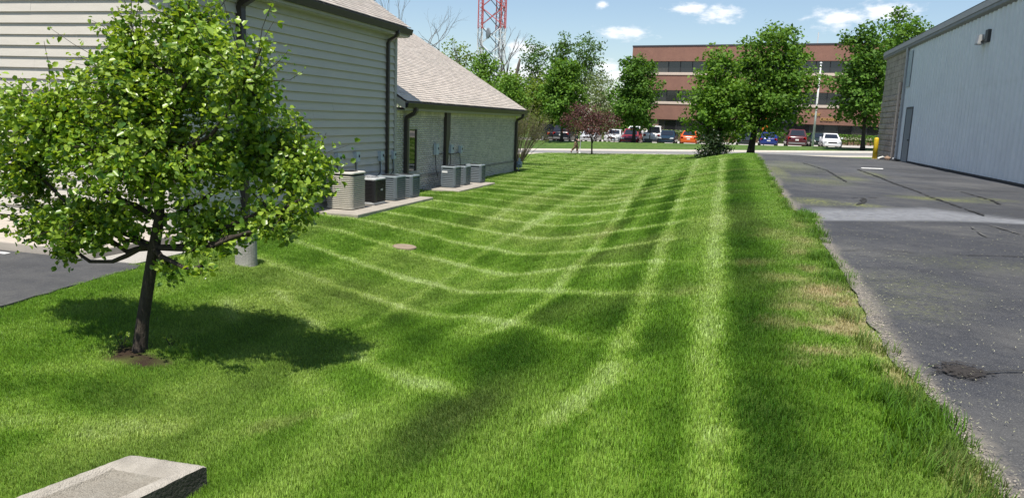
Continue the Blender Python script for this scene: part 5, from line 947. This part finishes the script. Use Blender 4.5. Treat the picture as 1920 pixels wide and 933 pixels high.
# ------------------------------------------------------------------ lattice tower
t = thing('radio_tower', 'red and white lattice radio tower behind the office roof', 'tower', (-48.9, 150, tz(-48.9, 150))); REDP = mat('tower_red', (.50, .10, .09), (.42, .08, .075), 3, .6); WHP = mat('tower_white', (.72, .74, .76), None, 3, .6)
legs = [(-51.3, 149.0), (-46.5, 149.0), (-48.7, 152.6)]; ZS = 19.9
for (lx, ly) in legs:
    for (za, zb2, m_) in ((-.8, ZS, WHP), (ZS, 42, REDP)):
        mb = MB(); q = .5; sub = [(lx - q, ly - q * .4), (lx + q, ly - q * .4), (lx, ly + q)]
        for sx, sy in sub: mb.tube([(sx, sy, za), (sx, sy, zb2)], .12, 6)
        z = za; k = 0
        while z < zb2 - .7:
            for i in range(3): a, b_ = sub[i], sub[(i + 1) % 3]; mb.tube([(*(a if k % 2 else b_), z), (*(b_ if k % 2 else a), z + .75)], .035, 4)
            z += .75; k += 1
        mb.build('leg', m_, t, recalc=False)
step = 3.55
for k in range(12):
    z = -.8 + k * step
    for i in range(3):
        a, b_ = legs[i], legs[(i + 1) % 3]; m_ = (WHP if z < ZS - 1 else REDP) if i == 0 else mat('tower_steel', (.16, .18, .22), None, 3, .6)
        MB().tube([(*a, z), (*b_, z + step)], .09, 5).build('brace', m_, t); MB().tube([(*b_, z), (*a, z + step)], .09, 5).build('brace', m_, t)
dm = MB(); c = Vector((-49.1, 148.2, 18.9)); ax = Vector((-.75, -.66, 0)); u = Vector((.66, -.75, 0)); rings = [[tuple(c + ax * d_ + (u * math.cos(R(a)) + Vector((0, 0, 1)) * math.sin(R(a))) * r_) for a in range(0, 360, 20)] for d_, r_ in ((0, .15), (.1, .7), (.25, 1.05), (.4, 1.06), (.45, .9))]
dm.loft(rings).build('dish', mat('dish_grey', (.22, .24, .27), None, 4, .5), t, smooth=True); MB().tube([tuple(c), (-48.7, 149.0, 18.9)], .1, 6).build('dish_mount', mat('tower_steel', (.16, .18, .22)), t)
# ------------------------------------------------------------------ person walking at the road edge
def skin(name, J, E, m, parent, root=0, sub=2):
    me = bpy.data.meshes.new(name); me.from_pydata([j[:3] for j in J], E, []); o = bpy.data.objects.new(name, me); COL.objects.link(o); md = o.modifiers.new('skin', 'SKIN'); ly = me.skin_vertices[0].data if me.skin_vertices else None
    for i, j in enumerate(J): ly[i].radius = (j[3], j[4] if len(j) > 4 else j[3])
    ly[root].use_root = True; md.use_smooth_shade = True; s2 = o.modifiers.new('sub', 'SUBSURF'); s2.levels = sub; s2.render_levels = sub
    bpy.context.view_layer.update(); me2 = bpy.data.meshes.new_from_object(o.evaluated_get(bpy.context.evaluated_depsgraph_get())); bpy.data.objects.remove(o); me2.materials.clear(); me2.materials.append(m); me2.name = name
    q = bpy.data.objects.new(name, me2); COL.objects.link(q); q.parent = parent; return q
px_, py_ = -12.35, 60.0; pz = float(road_z(px_)); pt = thing('person', 'person in dark shirt and tan camouflage trousers walking along the road', 'person', (px_, py_, pz)); ORI[pt] = Vector()
SK = mat('skin_tone', (.45, .27, .19), None, 5, .6); SHIRT = mat('dark_shirt', (.015, .02, .018), (.03, .035, .03), 20, .9); TROU = mat('camo_trousers', (.24, .17, .085), (.07, .05, .028), 9, .9, contrast=(.45, .55)); BOOT = mat('boot', (.03, .022, .016), None, 9, .8)
# walks towards -x .. +x (to the right), leaning slightly; local coords, metres
J = [(0, 0, .88, .12, .10), (.02, 0, 1.10, .12, .10), (.05, 0, 1.32, .14, .10), (.08, 0, 1.44, .05), (.11, 0, 1.51, .05), (.13, 0, 1.60, .085, .08), (.12, 0, 1.68, .06),
     (0, .09, .84, .085), (.12, .1, .48, .06), (.10, .1, .10, .045), (.20, .1, .05, .04), (0, -.09, .84, .085), (-.05, -.1, .47, .06), (-.33, -.1, .16, .045), (-.30, -.1, .06, .04),
     (.05, .19, 1.36, .055), (.02, .23, 1.10, .042), (.22, .2, .98, .034), (.05, -.19, 1.36, .055), (.06, -.24, 1.10, .042), (.27, -.2, 1.0, .034)]
E_ = [(0, 1), (1, 2), (2, 3), (3, 4), (4, 5), (5, 6), (0, 7), (7, 8), (8, 9), (9, 10), (0, 11), (11, 12), (12, 13), (13, 14), (2, 15), (15, 16), (16, 17), (2, 18), (18, 19), (19, 20)]
# hands: palm and five fingers each, curled round the handle
def hand(base, s):
    k = len(J); bx_, by_, bz_ = J[base][:3]; J.append((bx_ + .06, by_ + s * .01, bz_ + .005, .022)); E_.append((base, k))
    for f in range(4): j = len(J); J.append((bx_ + .10, by_ + s * (.0 - .018 * (f - 1.5)), bz_ + .01 - f * .012, .009)); J.append((bx_ + .115, by_ + s * (-.03 - .006 * f), bz_ - .01 - f * .012, .008)); E_.append((k, j)); E_.append((j, j + 1))
    j = len(J); J.append((bx_ + .075, by_ - s * .04, bz_ + .025, .009)); E_.append((k, j))
hand(17, 1); hand(20, -1)
body = skin('body', J, E_, SK, pt)
skin('trousers', [(0, 0, .95, .155, .13), (0, 0, .86, .165, .14), (0, .09, .80, .125), (.12, .1, .48, .105), (.105, .1, .14, .09), (0, -.09, .80, .125), (-.05, -.1, .47, .105), (-.29, -.1, .2, .085)], [(0, 1), (1, 2), (2, 3), (3, 4), (1, 5), (5, 6), (6, 7)], TROU, pt, 1)
skin('shirt', [(0, 0, .93, .165, .14), (.02, 0, 1.12, .175, .145), (.05, 0, 1.34, .19, .14), (.07, 0, 1.42, .09), (.05, .2, 1.36, .09), (.03, .23, 1.14, .075), (.05, -.2, 1.36, .09), (.06, -.24, 1.14, .075)], [(0, 1), (1, 2), (2, 3), (2, 4), (4, 5), (2, 6), (6, 7)], SHIRT, pt, 1)
skin('hair', [(.105, 0, 1.64, .09), (.10, 0, 1.70, .075), (.06, 0, 1.60, .06)], [(0, 1), (0, 2)], mat('dark_hair', (.02, .015, .01), None, 9, .8), pt)
for (a, b_) in (((.08, .1, .06), (.27, .1, .045)), ((-.37, -.1, .16), (-.27, -.1, .02))): skin('boot', [(*a, .06), (*b_, .045)], [(0, 1)], BOOT, pt, sub=1)
fc = MB(); fc.box(.205, .225, -.012, .012, 1.58, 1.62); fc.build('nose', SK, pt, org=(0, 0, 0))
for s in (-1, 1): MB().box(.198, .21, s * .03 - .008, s * .03 + .008, 1.625, 1.637).build('eye', BLK, pt, org=(0, 0, 0)); MB().box(.11, .14, s * .083 - .008, s * .083 + .008, 1.58, 1.63).build('ear', SK, pt, org=(0, 0, 0))
MB().box(.198, .208, -.025, .025, 1.552, 1.56).build('mouth', mat('lip', (.3, .12, .1), None, 5, .6), pt, org=(0, 0, 0))
t = thing('string_trimmer', 'white pole tool held upright by the walking person', 'garden tool', (px_ + .36, py_, pz)); MB().tube([(px_ + .34, py_, pz + .06), (px_ + .375, py_, pz + .98), (px_ + .37, py_, pz + 1.15)], .028, 8).build('shaft', WP, t); MB().tube([(px_ + .34, py_, pz + .02), (px_ + .34, py_, pz + .09)], [.1, .06], 10).build('head', WP, t); MB().tube([(px_ + .372, py_ - .2, pz + 1.0), (px_ + .372, py_ + .2, pz + .98)], .016, 6).build('handle', BLK, t)
